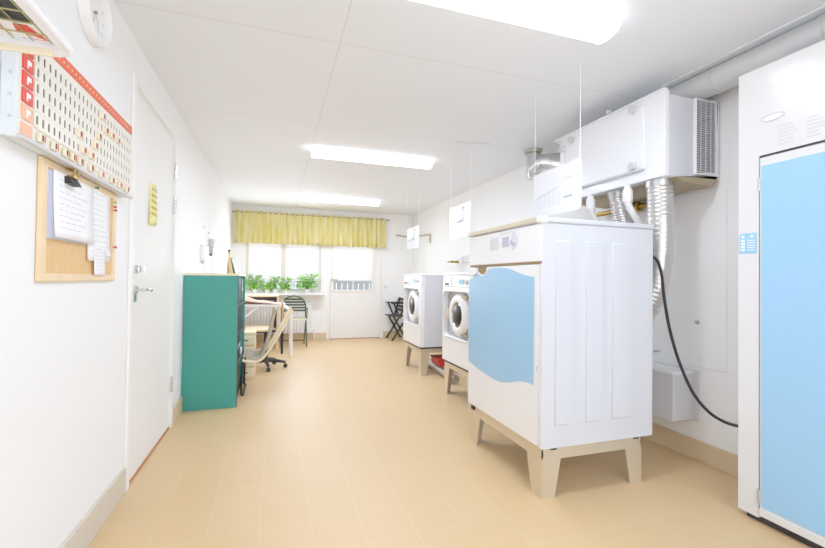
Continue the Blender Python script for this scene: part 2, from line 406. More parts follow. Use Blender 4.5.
# ------------------------------------------------------------------ ceiling lamps
def lamp(x0, x1, y0, y1, label, energy):
    L = thing('ceiling_lamp', label, 'ceiling lamp', ((x0+x1)/2, (y0+y1)/2, H), 'fluorescent ceiling lamps')
    yc = (y0+y1)/2
    build('housing', MB().box(x0+.02, x1-.02, y0+.03, y1-.03, H-.035, H-.001), 'lamp', L, bevel=.004)
    prof = [(y0, H-.012), (y0+.004, H-.045), (y0+.03, H-.075), (yc, H-.085), (y1-.03, H-.075), (y1-.004, H-.045), (y1, H-.012), (y1-.005, H-.012), (yc, H-.03), (y0+.005, H-.012)]
    build('diffuser', MB().prism(prof, 'x', x0+.012, x1-.012), 'diff', L)
    for xa in (x0, x1-.014):
        build('end_cap', MB().prism([(y0-.001, H-.004), (y0+.003, H-.046), (y0+.029, H-.077), (yc, H-.087), (y1-.029, H-.077), (y1-.003, H-.046), (y1+.001, H-.004)], 'x', xa, xa+.014), M['diff'], L)
    a = bpy.data.lights.new('lamp_light', 'AREA'); a.shape = 'RECTANGLE'; a.size = x1-x0-.1; a.size_y = .15; a.energy = energy; a.color = (.85, .955, 1.14)
    ao = bpy.data.objects.new('lamp_light', a); COL.objects.link(ao); ao.location = ((x0+x1)/2, yc, H-.10)
lamp(.28, 1.475, 1.49, 1.665, 'white fluorescent ceiling lamp nearest the viewer, cut by the top edge', 10)
lamp(.305, 1.495, 3.94, 4.11, 'white fluorescent ceiling lamp in the middle of the room', 17)
lamp(.32, 1.51, 6.30, 6.47, 'white fluorescent ceiling lamp farthest away near the curtain', 15)
# daylight entering by the window, and unseen fill lights added behind the viewer
def area(loc, rot, sx, sy, e, col):
    a = bpy.data.lights.new('area_light', 'AREA'); a.shape = 'RECTANGLE'; a.size = sx; a.size_y = sy; a.energy = e; a.color = col
    ao = bpy.data.objects.new('area_light', a); COL.objects.link(ao); ao.location = loc; ao.rotation_euler = rot
area((.9, -1.0, H-.10), (0, 0, 0), 1.3, .4, 14, (.85, .955, 1.14))
area((.9, -1.5, 1.2), (PI/2+.45, 0, 0), 2.6, 1.8, 36, (.87, .96, 1.11))
area((.14, YB-.24, 1.25), (-PI/2, 0, 0), 1.2, .7, 13, (.88, .96, 1.1))

# ------------------------------------------------------------------ left wall things
# wire basket high on the wall
bx0, bx1, by0, by1, bz = XL+.002, -.474, .62, 1.20, 1.625
k = thing('wire_basket', 'white framed wall shelf with wire mesh bottom, seen from below at top left', 'shelf', (XL, .9, bz))
t = MB().tube([(bx0, by1, bz), (bx1-.03, by1, bz), (bx1-.009, by1-.009, bz), (bx1, by1-.03, bz), (bx1, by0, bz)], .016, 14)
t.tube([(bx0, by1-.02, bz+.02), (bx1-.03, by1-.02, bz+.02), (bx1-.03, by1-.03, bz+.02), (bx1-.03, by0, bz+.02)], .006, 10)
build('frame', t, 'enamel', k)
build('end_rail', MB().box(bx0, bx1-.03, by1-.016, by1-.004, bz-.022, bz-.006), 'cream', k, bevel=.003)
g = MB()
for i in range(13): y = by0+.03+i*.045; g.tube([(bx0, y, bz+.004), (bx1-.008, y, bz+.004)], .0016, 6)
for i in range(6): x = bx0+.025+i*.036; g.tube([(x, by0, bz+.007), (x, by1-.01, bz+.007)], .0016, 6)
build('wire_mesh', g, 'wire', k)
o = build('dark_folder', MB().box(XL+.01, -.505, .66, 1.115, bz+.01, bz+.045), 'black', None, bevel=.008); tag(o, 'black folder lying in the wire shelf at top left', 'folder')
pk = thing('paper_packet', 'white packet with an orange-red arrow lying beside the black folder', 'packet', (-.6, 1.12, bz+.01))
build('packet', MB().box(XL+.01, -.495, 1.12, 1.185, bz+.01, bz+.03), 'paper', pk, bevel=.004)
build('arrow', MB().prism([(-.55, 1.122), (-.525, 1.122), (-.512, 1.178), (-.53, 1.165), (-.556, 1.150)], 'z', bz+.0082, bz+.0098), 'red', pk)

# key board
fx = -.672; ky0, ky1, kz0, kz1 = 1.405, 2.33, 1.466, 1.81
k = thing('booking_board', 'cream laundry booking board with orange header and rows of small dark slots', 'board', (XL, 1.85, 1.466))
build('tray', MB().box(XL+.001, fx-.004, ky0, ky1, kz0, kz1), 'tray', k, bevel=.003)
build('face', MB().box(fx-.004, fx, ky0+.006, ky1-.004, kz0+.006, kz1-.004), 'board', k)
build('lower_ledge', MB().box(fx-.004, fx+.012, ky0, ky1, kz0-.004, kz0+.008), 'plasticg', k, bevel=.003)
hb = MB().prism([(1.44, 1.768), (ky1-.006, 1.768), (ky1-.006, 1.806), (1.44, 1.806)], 'x', fx, fx+.003)
hd_ = build('header_strip', hb, 'orange', k)
for i in range(28): build('header_dot', MB().cyl((fx+.003, 1.47+i*.029, 1.787), (fx+.0036, 1.47+i*.029, 1.787), .0035, n=8), 'cream', hd_)
rowz = [1.726, 1.681, 1.635, 1.589, 1.542]
for ri, z in enumerate(rowz):
    hl = [rrect(1.495+i*.0333-.006, 1.495+i*.0333+.006, z-.014, z+.014, .0055, 3) for i in range(25)]
    build('slot_strip', MB().prism([(1.478, z-.021), (ky1-.005, z-.021), (ky1-.005, z+.021), (1.478, z+.021)], 'x', fx+.001, fx+.003, holes=hl), 'board', k)
    build('slot_backing', MB().box(fx, fx+.001, 1.48, ky1-.006, z-.02, z+.02), 'slot', k)
    build('row_rail', MB().box(fx, fx+.004, 1.49, ky1-.006, z-.026, z-.0225), 'board', k)
    c = build('row_card', MB().box(fx, fx+.004, 1.418, 1.468, z-.02, z+.02), 'red' if ri < 4 else 'peach', k)
    cm = MB()
    cm.box(fx+.004, fx+.0048, 1.436, 1.442, z-.012, z+.01); cm.box(fx+.004, fx+.0048, 1.442, 1.456, z-.002, z+.010)
    build('mark', cm, 'paper', c)
build('row_card', MB().box(fx, fx+.004, 1.418, 1.468, 1.478, 1.512), 'peach', k)
for z in (1.52, 1.58, 1.64, 1.70): build('screw', MB().cyl((-.69, ky0, z), (-.69, ky0-.003, z), .004, n=10), 'plasticg', k)
lockpos = [(1.525, 1.494), (1.60, 1.494), (1.67, 1.494), (1.72, 1.494), (1.775, 1.494), (1.86, 1.494), (1.955, 1.494), (2.06, 1.494), (2.15, 1.494), (2.24, 1.494),
           (1.796, 1.542), (1.892, 1.589), (1.987, 1.681), (1.923, 1.635), (2.05, 1.681), (2.114, 1.681), (1.955, 1.726), (1.764, 1.589), (1.86, 1.542)]
lockpos = [(1.495+(y-1.51)*1.047, z) for y, z in lockpos]
lk0 = None
for i, (y, z) in enumerate(lockpos):
    if lk0 is None:
        lk0 = r = thing('booking_lock', '', 'lock', (fx, y, z), 'booking lock cylinders in the board')
        build('body', MB().box(fx+.0015, fx+.012, y-.016, y+.016, z-.014, z+.014), 'cream', r, bevel=.003)
        build('keyway', MB().box(fx+.012, fx+.0135, y-.007, y-.001, z-.009, z+.009), 'inkd', r)
        build('edge', MB().box(fx+.012, fx+.0135, y+.006, y+.010, z-.010, z+.010), 'red', r)
    else:
        r = copy_tree(lk0); r.location = (fx, y, z)
    r['label'] = 'small white lock cylinder in the bottom row of the booking board' if i < 10 else 'small white lock cylinder plugged in among the dark slots of the booking board'
    r['group'] = 'lock cylinders in the bottom row' if i < 10 else 'lock cylinders among the slots'

# cork board
cy0, cy1, cz0, cz1 = 1.595, 2.235, 1.07, 1.463
k = thing('cork_board', 'beech framed cork notice board below the booking board', 'notice board', (XL, 1.9, cz0))
build('frame', MB().prism([(cy0, cz0), (cy1, cz0), (cy1, cz1), (cy0, cz1)], 'x', XL+.001, XL+.016, holes=[[(cy0+.035, cz0+.026), (cy1-.035, cz0+.026), (cy1-.035, cz1-.026), (cy0+.035, cz1-.026)]]), 'corkf', k, bevel=.004)
build('cork', MB().box(XL+.001, XL+.009, cy0+.03, cy1-.03, cz0+.02, cz1-.02), 'cork', k)
def sheet(name, ya, yb, za, zb, x, label, m='paper', lines=8, lift=.006, curl=.008):
    o = thing(name, label, 'paper', (x, (ya+yb)/2, za))
    rr = []
    for i in range(9):
        tt = i/8; r = []
        for j in range(5):
            u = j/4; r.append((x+curl*(1-tt)**2+.002*math.sin(u*5), ya+(yb-ya)*u, za+(zb-za)*tt))
        rr.append(r)
    build('sheet', MB().grid(rr), m, o, solid=.0008)
    mk = MB()
    for i in range(lines):
        tt = 1-(i+1.2)/(lines+2); z = za+(zb-za)*tt; xx = x+curl*(1-tt)**2+.0026
        n0 = random.uniform(.5, .85); seg = 5
        for q in range(seg):
            a = ya+(yb-ya)*(.1+n0*q/seg); c = a+(yb-ya)*n0/seg*.72
            mk.box(xx, xx+.0004, a, c, z-.0011, z+.0011)
    build('text_lines', mk, 'inkl', o)
    return o
sheet('paper_stack', 1.648, 1.965, 1.215, 1.435, XL+.022, 'stack of white sheets with blue edge held by the clip on the cork board', lines=9)
ob = MB()
for i in range(4): ob.box(XL+.010+i*.003, XL+.0115+i*.003, 1.640+i*.004, 1.93, 1.21+i*.002, 1.432)
o = build('paper_pad', ob, 'paperb', None); tag(o, 'bluish paper pad behind the clipped white sheets', 'paper')
sheet('paper_list', 1.935, 2.165, 1.15, 1.452, XL+.013, 'tall white list pinned right of the clipped sheets on the cork board', lines=12, curl=.004)
sheet('paper_receipt', 1.985, 2.10, 1.092, 1.215, XL+.020, 'small white printed slip hanging lowest on the cork board', lines=7, curl=.003)
sheet('paper_note', 2.12, 2.18, 1.175, 1.25, XL+.011, 'tiny paper scrap at the right edge of the cork board', lines=3, curl=.006)
k = thing('bulldog_clip', 'brass and black bulldog clip hanging at the top of the cork board', 'clip', (XL+.03, 1.75, 1.41))
build('jaw', MB().prism([(XL+.012, 1.405), (XL+.05, 1.405), (XL+.036, 1.43), (XL+.02, 1.43)], 'y', 1.715, 1.785), 'black', k, bevel=.002)
t = MB()
for yy in (1.735, 1.765): t.tube(smoothpath([(XL+.028, yy, 1.425), (XL+.045, yy, 1.44), (XL+.045, yy-.004, 1.455), (XL+.02, yy-.002, 1.46)], 5), .003, 8)
t.box(XL+.015, XL+.045, 1.73, 1.77, 1.428, 1.436)
build('lever', t, 'brass', k)
for (y, z, c, nm) in ((1.99, 1.445, 'greenb', 'green'), (2.19, 1.40, 'redp', 'red'), (2.195, 1.385, 'redp', 'second red'), (2.19, 1.42, 'leafy', 'lime green'), (2.20, 1.22, 'redp', 'lower red')):
    o = build('push_pin', MB().lathe([(0, 0), (.003, 0), (.003, .006), (.006, .010), (.006, .014), (0, .015)], (XL+.015, y, z), 'x', 12), c, None)
    tag(o, nm+' push pin on the cork board' + (' top edge beside the clip' if nm == 'green' else ' right of the paper list'), 'pin')

# clock
yc, zc, R = 1.955, 2.135, .125
k = thing('wall_clock', 'round white wall clock high above the booking board, cut by the top edge', 'clock', (XL, yc, zc-R))
build('rim', MB().lathe([(R-.02, .004), (R-.02, .03), (R-.012, .038), (R-.004, .036), (R, .028), (R, 0.001)], (XL, yc, zc), 'x', 48), 'plastic', k)
build('dial', MB().lathe([(0, .012), (R-.018, .012), (R-.018, .001), (0, .001)], (XL, yc, zc), 'x', 48), 'wall', k)
mk = MB()
for i in range(12):
    a = 2*PI*i/12; L0 = .085
    u = Vector((0, math.sin(a), math.cos(a))); v = Vector((0, u.z, -u.y)); c0 = Vector((XL+.0125, yc, zc))
    p = [c0+u*L0+v*.003, c0+u*(L0+.016)+v*.003, c0+u*(L0+.016)-v*.003, c0+u*L0-v*.003]
    mk.hexa(p, [q+Vector((.001, 0, 0)) for q in p])
build('hour_marks', mk, 'inkl', k)
build('hour_hand', MB().tube([(XL+.017, yc, zc-.01), (XL+.017, yc-.03, zc-.06)], .0022, 6), 'inkl', k)
build('minute_hand', MB().tube([(XL+.019, yc, zc), (XL+.019, yc+.03, zc-.07)], .0016, 6), 'inkl', k)
build('hub', MB().cyl((XL+.01, yc, zc), (XL+.023, yc, zc), .006), 'bronze', k)

# wall devices beyond the bookcase
k = thing('intercom_box', 'small white wall box nearer the door above the teal bookcase', 'wall box', (XL, 4.68, 1.27))
build('case', MB().box(XL+.001, XL+.045, 4.56, 4.80, 1.255, 1.42), 'plastic', k, bevel=.008)
build('cap', MB().box(XL+.001, XL+.035, 4.61, 4.75, 1.235, 1.256), 'plasticg', k, bevel=.003)
build('switch', MB().box(XL+.045, XL+.050, 4.63, 4.73, 1.405, 1.415), 'ink', k)
build('cord', MB().tube(smoothpath([(XL+.012, 4.68, 1.236), (XL+.02, 4.70, 1.20), (XL+.012, 4.85, 1.12), (XL+.01, 4.87, 1.03)]), .004, 6), 'plastic', k)
k = thing('wall_phone', 'small light grey wall unit with hanging cord above the teal bookcase', 'wall phone', (XL, 5.25, 1.38))
build('case', MB().box(XL+.001, XL+.05, 5.10, 5.40, 1.42, 1.52), 'plasticg', k, bevel=.01)
build('plug', MB().prism([(5.17, 1.36), (5.27, 1.36), (5.33, 1.42), (5.12, 1.42)], 'x', XL+.005, XL+.04), 'plasticg', k)
build('cord', MB().tube(smoothpath([(XL+.02, 5.22, 1.36), (XL+.02, 5.30, 1.28), (XL+.012, 5.34, 1.10), (XL+.01, 5.35, .95)]), .005, 6), 'plastic', k)
o = build('coat_hook', MB().lathe([(0, 0), (.006, 0), (.006, .03), (.014, .035), (.014, .05), (0, .052)], (XL+.0, 4.98, 1.335), 'x', 14), 'dark', None); tag(o, 'dark coat hook knob on the wall between the two small wall units', 'hook')
for y, z, nm in ((4.72, 1.60, 'upper'), (5.05, 1.58, 'lower')):
    o = build('wall_plug', MB().lathe([(0, 0), (.012, 0), (.012, .012), (0, .015)], (XL, y, z), 'x', 12), 'plasticg', None); tag(o, nm+' small grey plug in the wall above the wall boxes' if nm == 'upper' else 'small grey wall plug right above the grey wall unit', 'plug')

# ------------------------------------------------------------------ teal bookcase
X0, X1, Y0, Y1, Z1 = XL+.002, -.298, 3.80, 4.64, 1.105
k = thing('bookcase', 'teal side panel bookcase with light wood top edge against the left wall', 'bookcase', (-.5, 4.3, 0))
build('side_panel', MB().box(X0, X1, Y0, Y0+.022, 0.0, Z1), 'teal', k, bevel=.002)
build('side_panel', MB().box(X0, X1, Y1-.022, Y1, 0.0, Z1), 'teal', k, bevel=.002)
build('top_panel', MB().box(X0-.005, X1+.004, Y0-.004, Y1+.004, Z1, Z1+.02), 'cream', k, bevel=.002)
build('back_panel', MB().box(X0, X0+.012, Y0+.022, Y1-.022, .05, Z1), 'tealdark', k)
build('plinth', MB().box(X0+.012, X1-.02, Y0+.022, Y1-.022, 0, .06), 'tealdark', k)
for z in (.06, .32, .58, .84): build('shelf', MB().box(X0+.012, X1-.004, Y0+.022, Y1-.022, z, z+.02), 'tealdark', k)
build('edge_strip', MB().box(X1-.002, X1+.002, Y0, Y0+.022, .0, Z1), 'dark', k)
def binder(y, z, m, label, h=.24, th=.06):
    k = thing('ring_binder', label, 'binder', (-.42, y+th/2, z), None if m != 'black' else 'black binders '+label[label.index('on the'):])
    build('cover', MB().box(-.60, -.315, y, y+th, z, z+h), m, k, bevel=.004)
    if m == 'greenb' or z == .34: build('spine_label', MB().box(-.315, -.312, y+.014, y+th-.014, z+h*.45, z+h*.6), 'plasticg', k)
binder(4.42, .86, 'greenb', 'green ring binder at the far end of the top shelf', .22, .10)
for i in range(6): binder(3.84+i*.08, .86, 'black', 'black ring binder in the dark row on the top shelf')
for i in range(7): binder(3.85+i*.09, .60, 'black', 'black ring binder in the row on the second shelf')
for i in range(6): binder(3.85+i*.085, .34, 'black', 'black ring binder in the row on the third shelf')
o = build('paper_box', MB().box(-.62, -.31, 4.38, 4.52, .34, .40), 'paper', None, bevel=.004); tag(o, 'white flat box at the far end of the third bookcase shelf', 'box')
for i in range(4): binder(3.85+i*.12, .08, 'black', 'black ring binder in the row on the bottom shelf', .20, .09)
# magazine file on top of the bookcase
k = thing('magazine_stand', 'small stand of leaflets leaning on top of the teal bookcase', 'leaflets', (-.43, 4.5, Z1+.02))
zt = Z1+.02
build('wood_upright', MB().prism([(-.455, zt), (-.43, zt), (-.428, zt+.22), (-.445, zt+.22)], 'y', 4.41, 4.44), 'woodd', k)
for i, m in enumerate(('cream', 'yellow', 'greenb', 'paper')):
    build('leaflet', MB().prism([(-.42+i*.017, zt), (-.41+i*.017, zt), (-.435+i*.012, zt+.20-i*.02), (-.441+i*.012, zt+.20-i*.02)], 'y', 4.36, 4.50), m, k)
build('knob', MB().lathe([(0, -.014), (.012, -.008), (.014, 0), (.012, .008), (0, .014)], (-.437, 4.425, zt+.225), 'z', 12), 'dark', k)

# ------------------------------------------------------------------ desk, radiator, plants
k = thing('radiator', 'white ribbed panel radiator under the window', 'radiator', (.05, YB-.08, .1))
pr = []
x = -.50; n_ = 44; wv = 1.10/n_
top = [( -.50+i*wv, YB-.085-(.012 if i % 2 else 0)) for i in range(n_+1)]
build('front_panel', MB().prism(top+[(.60, YB-.06), (-.50, YB-.06)], 'z', .14, .64), 'enamel', k)
build('rear_panel', MB().box(-.50, .60, YB-.045, YB-.03, .14, .64), 'enamel', k)
build('top_grille', MB().box(-.505, .605, YB-.10, YB-.025, .64, .655), 'enamel', k, bevel=.003)
build('valve', MB().cyl((.60, YB-.06, .20), (.66, YB-.06, .20), .016), 'plastic', k)
for xx in (-.3, .4): build('wall_bracket', MB().box(xx, xx+.03, YB-.03, YB-.001, .2, .6), 'plasticg', k)
build('feed_pipe', MB().tube([(.66, YB-.06, .2), (.66, YB-.06, .0)], .009), 'plastic', k)

k = thing('desk', 'light birch desk standing below the window', 'desk', (-.3, 6.9, 0))
build('desktop', MB().box(-.69, .055, 6.75, 7.25, .80, .828), 'wood', k, bevel=.003)
build('side_panel', MB().box(.022, .05, 6.77, 7.23, 0, .80), 'wood', k, bevel=.002)
build('side_panel', MB().box(-.69, -.66, 6.77, 7.23, 0, .80), 'wood', k, bevel=.002)
build('apron', MB().box(-.66, .022, 6.80, 6.82, .74, .80), 'black', k)
build('lower_shelf', MB().box(-.66, .022, 6.82, 7.2, .30, .325), 'wood', k)
build('inner_panel', MB().box(-.02, .022, 6.775, 6.82, 0.325, .74), 'black', k)

k = thing('drawer_unit', 'low birch drawer unit standing just beyond the teal bookcase', 'drawer unit', (-.4, 4.95, 0))
build('carcass', MB().box(-.60, -.20, 4.82, 5.08, 0, .50), 'wood', k, bevel=.003)
for i in range(4):
    dr = build('drawer', MB().box(-.59, -.21, 4.80, 4.82, .03+i*.115, .03+i*.115+.085), 'cream', k, bevel=.003)
    build('drawer_handle', MB().box(-.35, -.27, 4.79, 4.80, .07+i*.115, .08+i*.115), 'dark', dr)

def plant(x, z, w, h, nl, label, seed):
    random.seed(seed)
    y = YB-.11
    k = thing('potted_plant', label, 'plant', (x, y, .829), 'plants on the window sill')
    build('pot', MB().lathe([(0, 0), (.034, 0), (.045, .06), (.048, .06), (.048, .072), (.042, .072), (.04, .06), (0, .06)], (x, y, .829), 'z', 24), 'plastic', k)
    st = MB(); lv = MB(); lv2 = MB()
    for i in range(nl):
        a = random.uniform(0, 2*PI); rr = random.uniform(.25, 1)
        tip = Vector((x+w*rr*math.cos(a), y+min(w, .08)*rr*math.sin(a)-(.02), z+h*random.uniform(-1, 1)*(1.15-rr*.3)))
        base = Vector((x, y, .89))
        mid = (base+tip)/2+Vector((0, 0, .03))
        st.tube(smoothpath([base, mid, tip], 3), .0012, 4)
        L = random.uniform(.032, .055); W = L*.42
        d = Vector((math.cos(a), math.sin(a)*.6, random.uniform(-.7, .5))).normalized()
        s = d.cross(Vector((random.uniform(-.4, .4), random.uniform(-1, -.2), random.uniform(.2, 1)))).normalized()
        nrm = d.cross(s)
        b = lv if random.random() < .55 else lv2
        pts = [tip, tip+d*L*.3+s*W*.8+nrm*.003, tip+d*L*.65+s*W*.7, tip+d*L-nrm*.006, tip+d*L*.65-s*W*.7, tip+d*L*.3-s*W*.8+nrm*.003]
        v = [b.bm.verts.new(p) for p in pts]
        c = b.bm.verts.new(tip+d*L*.5-nrm*.004)
        for q in range(6): b.bm.faces.new((v[q], v[(q+1) % 6], c))
    build('stems', st, 'leaf', k); build('leaves', lv, 'leaf', k, smooth=False)
    build('young_leaves', lv2, 'leafy', k, smooth=False)
plant(-.345, 1.025, .125, .125, 130, 'large bushy green plant at the left end of the window sill', 1)
plant(-.135, .955, .07, .075, 55, 'small low green plant second from the left on the sill', 2)
plant(-.01, 1.02, .07, .11, 75, 'medium green plant third from the left on the sill', 3)
plant(.165, 1.00, .08, .105, 85, 'yellow-green plant in front of the window mullion', 4)
plant(.53, 1.05, .18, .125, 165, 'widest leafy plant at the right end of the window sill', 5)
random.seed(11)

# ironing table in white tube
k = thing('ironing_table', 'white tube-framed table with rounded corner beside the teal bookcase', 'table', (-.25, 6.3, 0))
build('table_top', MB().prism(rrect(-.66, .13, 6.10, 6.55, .06), 'z', .690, .726), 'plastic', k, bevel=.004)
for yy in (6.13, 6.50):
    build('leg_frame', MB().tube(smoothpath([(-.66, yy, .697), (-.3, yy, .699), (.02, yy, .697), (.12, yy, .682), (.19, yy, .63), (.212, yy, .54), (.218, yy, .3), (.222, yy, .0)], 6), .021, 12), 'plastic', k)
build('brace', MB().tube([(-.53, 6.085, .44), (-.22, 6.085, .69)], .017, 10), 'plastic', k)
build('leg', MB().tube([(-.66, 6.13, .697), (-.67, 6.13, 0)], .0125, 10), 'plastic', k)
build('leg', MB().tube([(-.66, 6.50, .697), (-.67, 6.50, 0)], .0125, 10), 'plastic', k)
rr = []
for i in range(15):
    r = []
    for j in range(17):
        u = j/16; v = i/14; x = -.64+.70*u; y = 6.09+.42*v
        z = .731+.15*(1-u)**1.2*math.sin(PI*min(1, .15+v))+.010*math.sin(u*17+v*4)*math.sin(v*PI)+(.012*math.cos(v*9) if 0 else 0)
        r.append((x, y, z))
    rr.append(r)
o = build('pink_cloth', MB().grid(rr), 'pink', None, solid=.004); tag(o, 'pale pink cloth heaped on the white tube-framed table', 'cloth')

# office chair (star base, birch seat)
cx, cyy = -.105, 5.38
k = thing('swivel_chair', 'office chair with birch seat and black five-armed base by the table', 'chair', (cx, cyy, 0))
build('gas_column', MB().lathe([(0, .07), (.030, .07), (.030, .26), (.022, .26), (.022, .43), (0, .43)], (cx, cyy, 0), 'z', 20), 'black', k)
for i in range(5):
    a = 2*PI*i/5-.15; u = Vector((math.cos(a), math.sin(a), 0)); c0 = Vector((cx, cyy, 0))
    ar = build('base_arm', MB().tube([c0+u*.02+Vector((0, 0, .095)), c0+u*.13+Vector((0, 0, .085)), c0+u*.24+Vector((0, 0, .065))], .02, 10, rad=[.026, .021, .015]), 'black', k)
    v = Vector((-u.y, u.x, 0)); e = c0+u*.235+Vector((0, 0, .024))
    build('caster', MB().cyl(e-v*.02, e+v*.02, .024, n=18), 'black', ar)
build('mechanism', MB().box(cx-.10, cx+.09, cyy-.07, cyy+.07, .43, .462), 'black', k, bevel=.006)
build('seat', MB().prism(rrect(cx-.23, cx+.07, cyy-.19, cyy+.19, .07), 'z', .462, .485), 'wood', k, bevel=.006)
build('back_bar', MB().tube(smoothpath([(cx+.08, cyy, .445), (cx+.17, cyy, .43), (cx+.195, cyy, .5), (cx+.19, cyy, .72)]), .015, 8), 'black', k)
rr = [[(cx+.175+.02*math.cos((j-3)/3*1.1)-(.0), cyy+.17*(j-3)/3, .56+.05*i+(0)) for j in range(7)] for i in range(6)]
build('backrest', MB().grid(rr), 'woodd', k, solid=.014)
build('adjuster', MB().cyl((cx+.19, cyy-.05, .40), (cx+.19, cyy+.05, .40), .02), 'black', k)
build('back_spring', MB().box(cx+.175, cx+.205, cyy-.02, cyy+.02, .16, .43), 'black', k, bevel=.005)

# beige shell chair with cantilever frame
ccx, ccy = -.10, 4.36
k = thing('lounge_chair', 'beige upholstered chair with high curved back beside the teal bookcase', 'chair', (ccx, ccy, 0))
prof = smoothpath([(-.40, .345), (-.33, .375), (-.22, .36), (-.12, .345), (-.04, .37), (.02, .45), (.06, .56), (.105, .70), (.15, .85)], 5)if 0 else None
P2 = [Vector((a, 0, b)) for a, b in ((-.280, .345), (-.25, .352), (-.19, .325), (-.13, .335), (-.09, .40), (-.06, .50), (-.035, .62), (-.015, .72), (0, .79))]
SP = smoothpath(P2, 5)
rows = []
for j in range(9):
    v = (j-4)/4; rows.append([(p.x, ccy+.19*v, p.z+.012*v*v) for p in SP])
build('shell', MB().grid(rows), 'beige', k, solid=.03, bevel=.006)
for s in (-1, 1):
    yy = ccy+.205*s
    pts = smoothpath([(-.282, yy, .325), (-.22, yy, .31), (-.15, yy, .31), (-.085, yy, .36), (-.02, yy, .46), (.07, yy, .62), (.155, yy, .785)], 6)
    build('side_rail', MB().tube(pts, .013, 8), 'cream', k)
    build('leg', MB().tube(smoothpath([(-.275, yy, .325), (-.285, yy, .2), (-.287, yy, .05), (-.284, yy, .012), (-.265, yy, .010)], 6), .009, 8), 'black', k)
build('cross_bar', MB().tube([(-.27, ccy-.205, .010), (-.27, ccy+.205, .010)], .009, 8), 'black', k)
build('back_slats', MB().box(-.15, -.138, ccy-.20, ccy+.20, .298, .31), 'cream', k)

# green striped folding chair
fx0, fx1, fy = .125, .515, 7.08
fc = thing('folding_chair', 'dark green folding chair with arched back and green-cream slats below the window', 'chair', (.32, 7.0, 0))
xm, hw = .29, .19
arch = [(xm-hw, fy+.05, .44), (xm-hw, fy+.09, .62)]
for i in range(9):
    a = PI-PI*i/8; arch.append((xm+hw*math.cos(a), fy+.10, .64+.16*math.sin(a)))
arch += [(xm+hw, fy+.09, .62), (xm+hw, fy+.05, .44)]
build('back_frame', MB().tube(arch, .013, 8), 'green', fc)
for i in range(5):
    z = .56+i*.046; half = hw if z < .64 else hw*math.sqrt(max(.02, 1-((z-.64)/.16)**2))
    build('back_slat', MB().box(xm-half, xm+half, fy+.088, fy+.102, z-.016, z+.016), 'green', fc, bevel=.002)
for i in range(5): build('seat_slat', MB().box(xm-hw, xm+hw, fy-.27+i*.068, fy-.27+i*.068+.05, .428, .445), 'cream' if i % 2 == 0 else 'green', fc, bevel=.003)
for s in (-1, 1):
    x = xm+s*(hw+.005)
    build('leg', MB().tube([(x, fy-.25, 0.0), (x, fy+.06, .46)], .011, 8), 'green', fc)
    build('leg', MB().tube([(x-s*.02, fy+.14, 0.0), (x-s*.02, fy-.24, .43)], .011, 8), 'green', fc)
    build('armrest', MB().box(x-.015, x+.015, fy-.22, fy+.09, .60, .618), 'green', fc, bevel=.004)
    build('arm_post', MB().tube([(x, fy-.20, .43), (x, fy-.20, .60)], .008, 8), 'green', fc)
build('foot_bar', MB().tube([(xm-hw, fy+.12, .06), (xm+hw, fy+.12, .06)], .009, 8), 'green', fc)

# black folding chair near back right corner (seen side-on)
fc = thing('folding_chair', 'black wooden folding chair with crossed legs in the back right corner', 'chair', (2.12, 7.35, 0))
for s in (-1, 1):
    y = 7.35+s*.20
    build('leg', MB().prism([(1.955, 0), (1.99, 0), (2.27, .43), (2.235, .43)], 'y', y-.011, y+.011), 'black', fc)
    build('leg', MB().prism([(2.235, 0), (2.27, 0), (2.02, .43), (1.985, .43)], 'y', y+.012-.024*(s > 0), y+.034-.024*(s > 0)), 'black', fc)
    build('arm', MB().box(1.955, 2.20, y-.018, y+.018, .655, .675), 'black', fc, bevel=.003)
    build('arm_strut', MB().prism([(2.085, .43), (2.115, .43), (2.02, .655), (1.99, .655)], 'y', y-.01, y+.01), 'black', fc)
    build('back_post', MB().prism([(2.10, .40), (2.14, .40), (2.24, .76), (2.205, .76)], 'y', y-.01, y+.01), 'black', fc)
for i in range(5): build('seat_slat', MB().box(1.94+i*.062, 1.94+i*.062+.048, 7.15, 7.55, .43, .448), 'black', fc, bevel=.003)
for i in range(4):
    x = 2.165+i*.022; z = .52+i*.06
    build('back_slat', MB().box(x-.006, x+.006, 7.15, 7.55, z, z+.05), 'black', fc, bevel=.003)

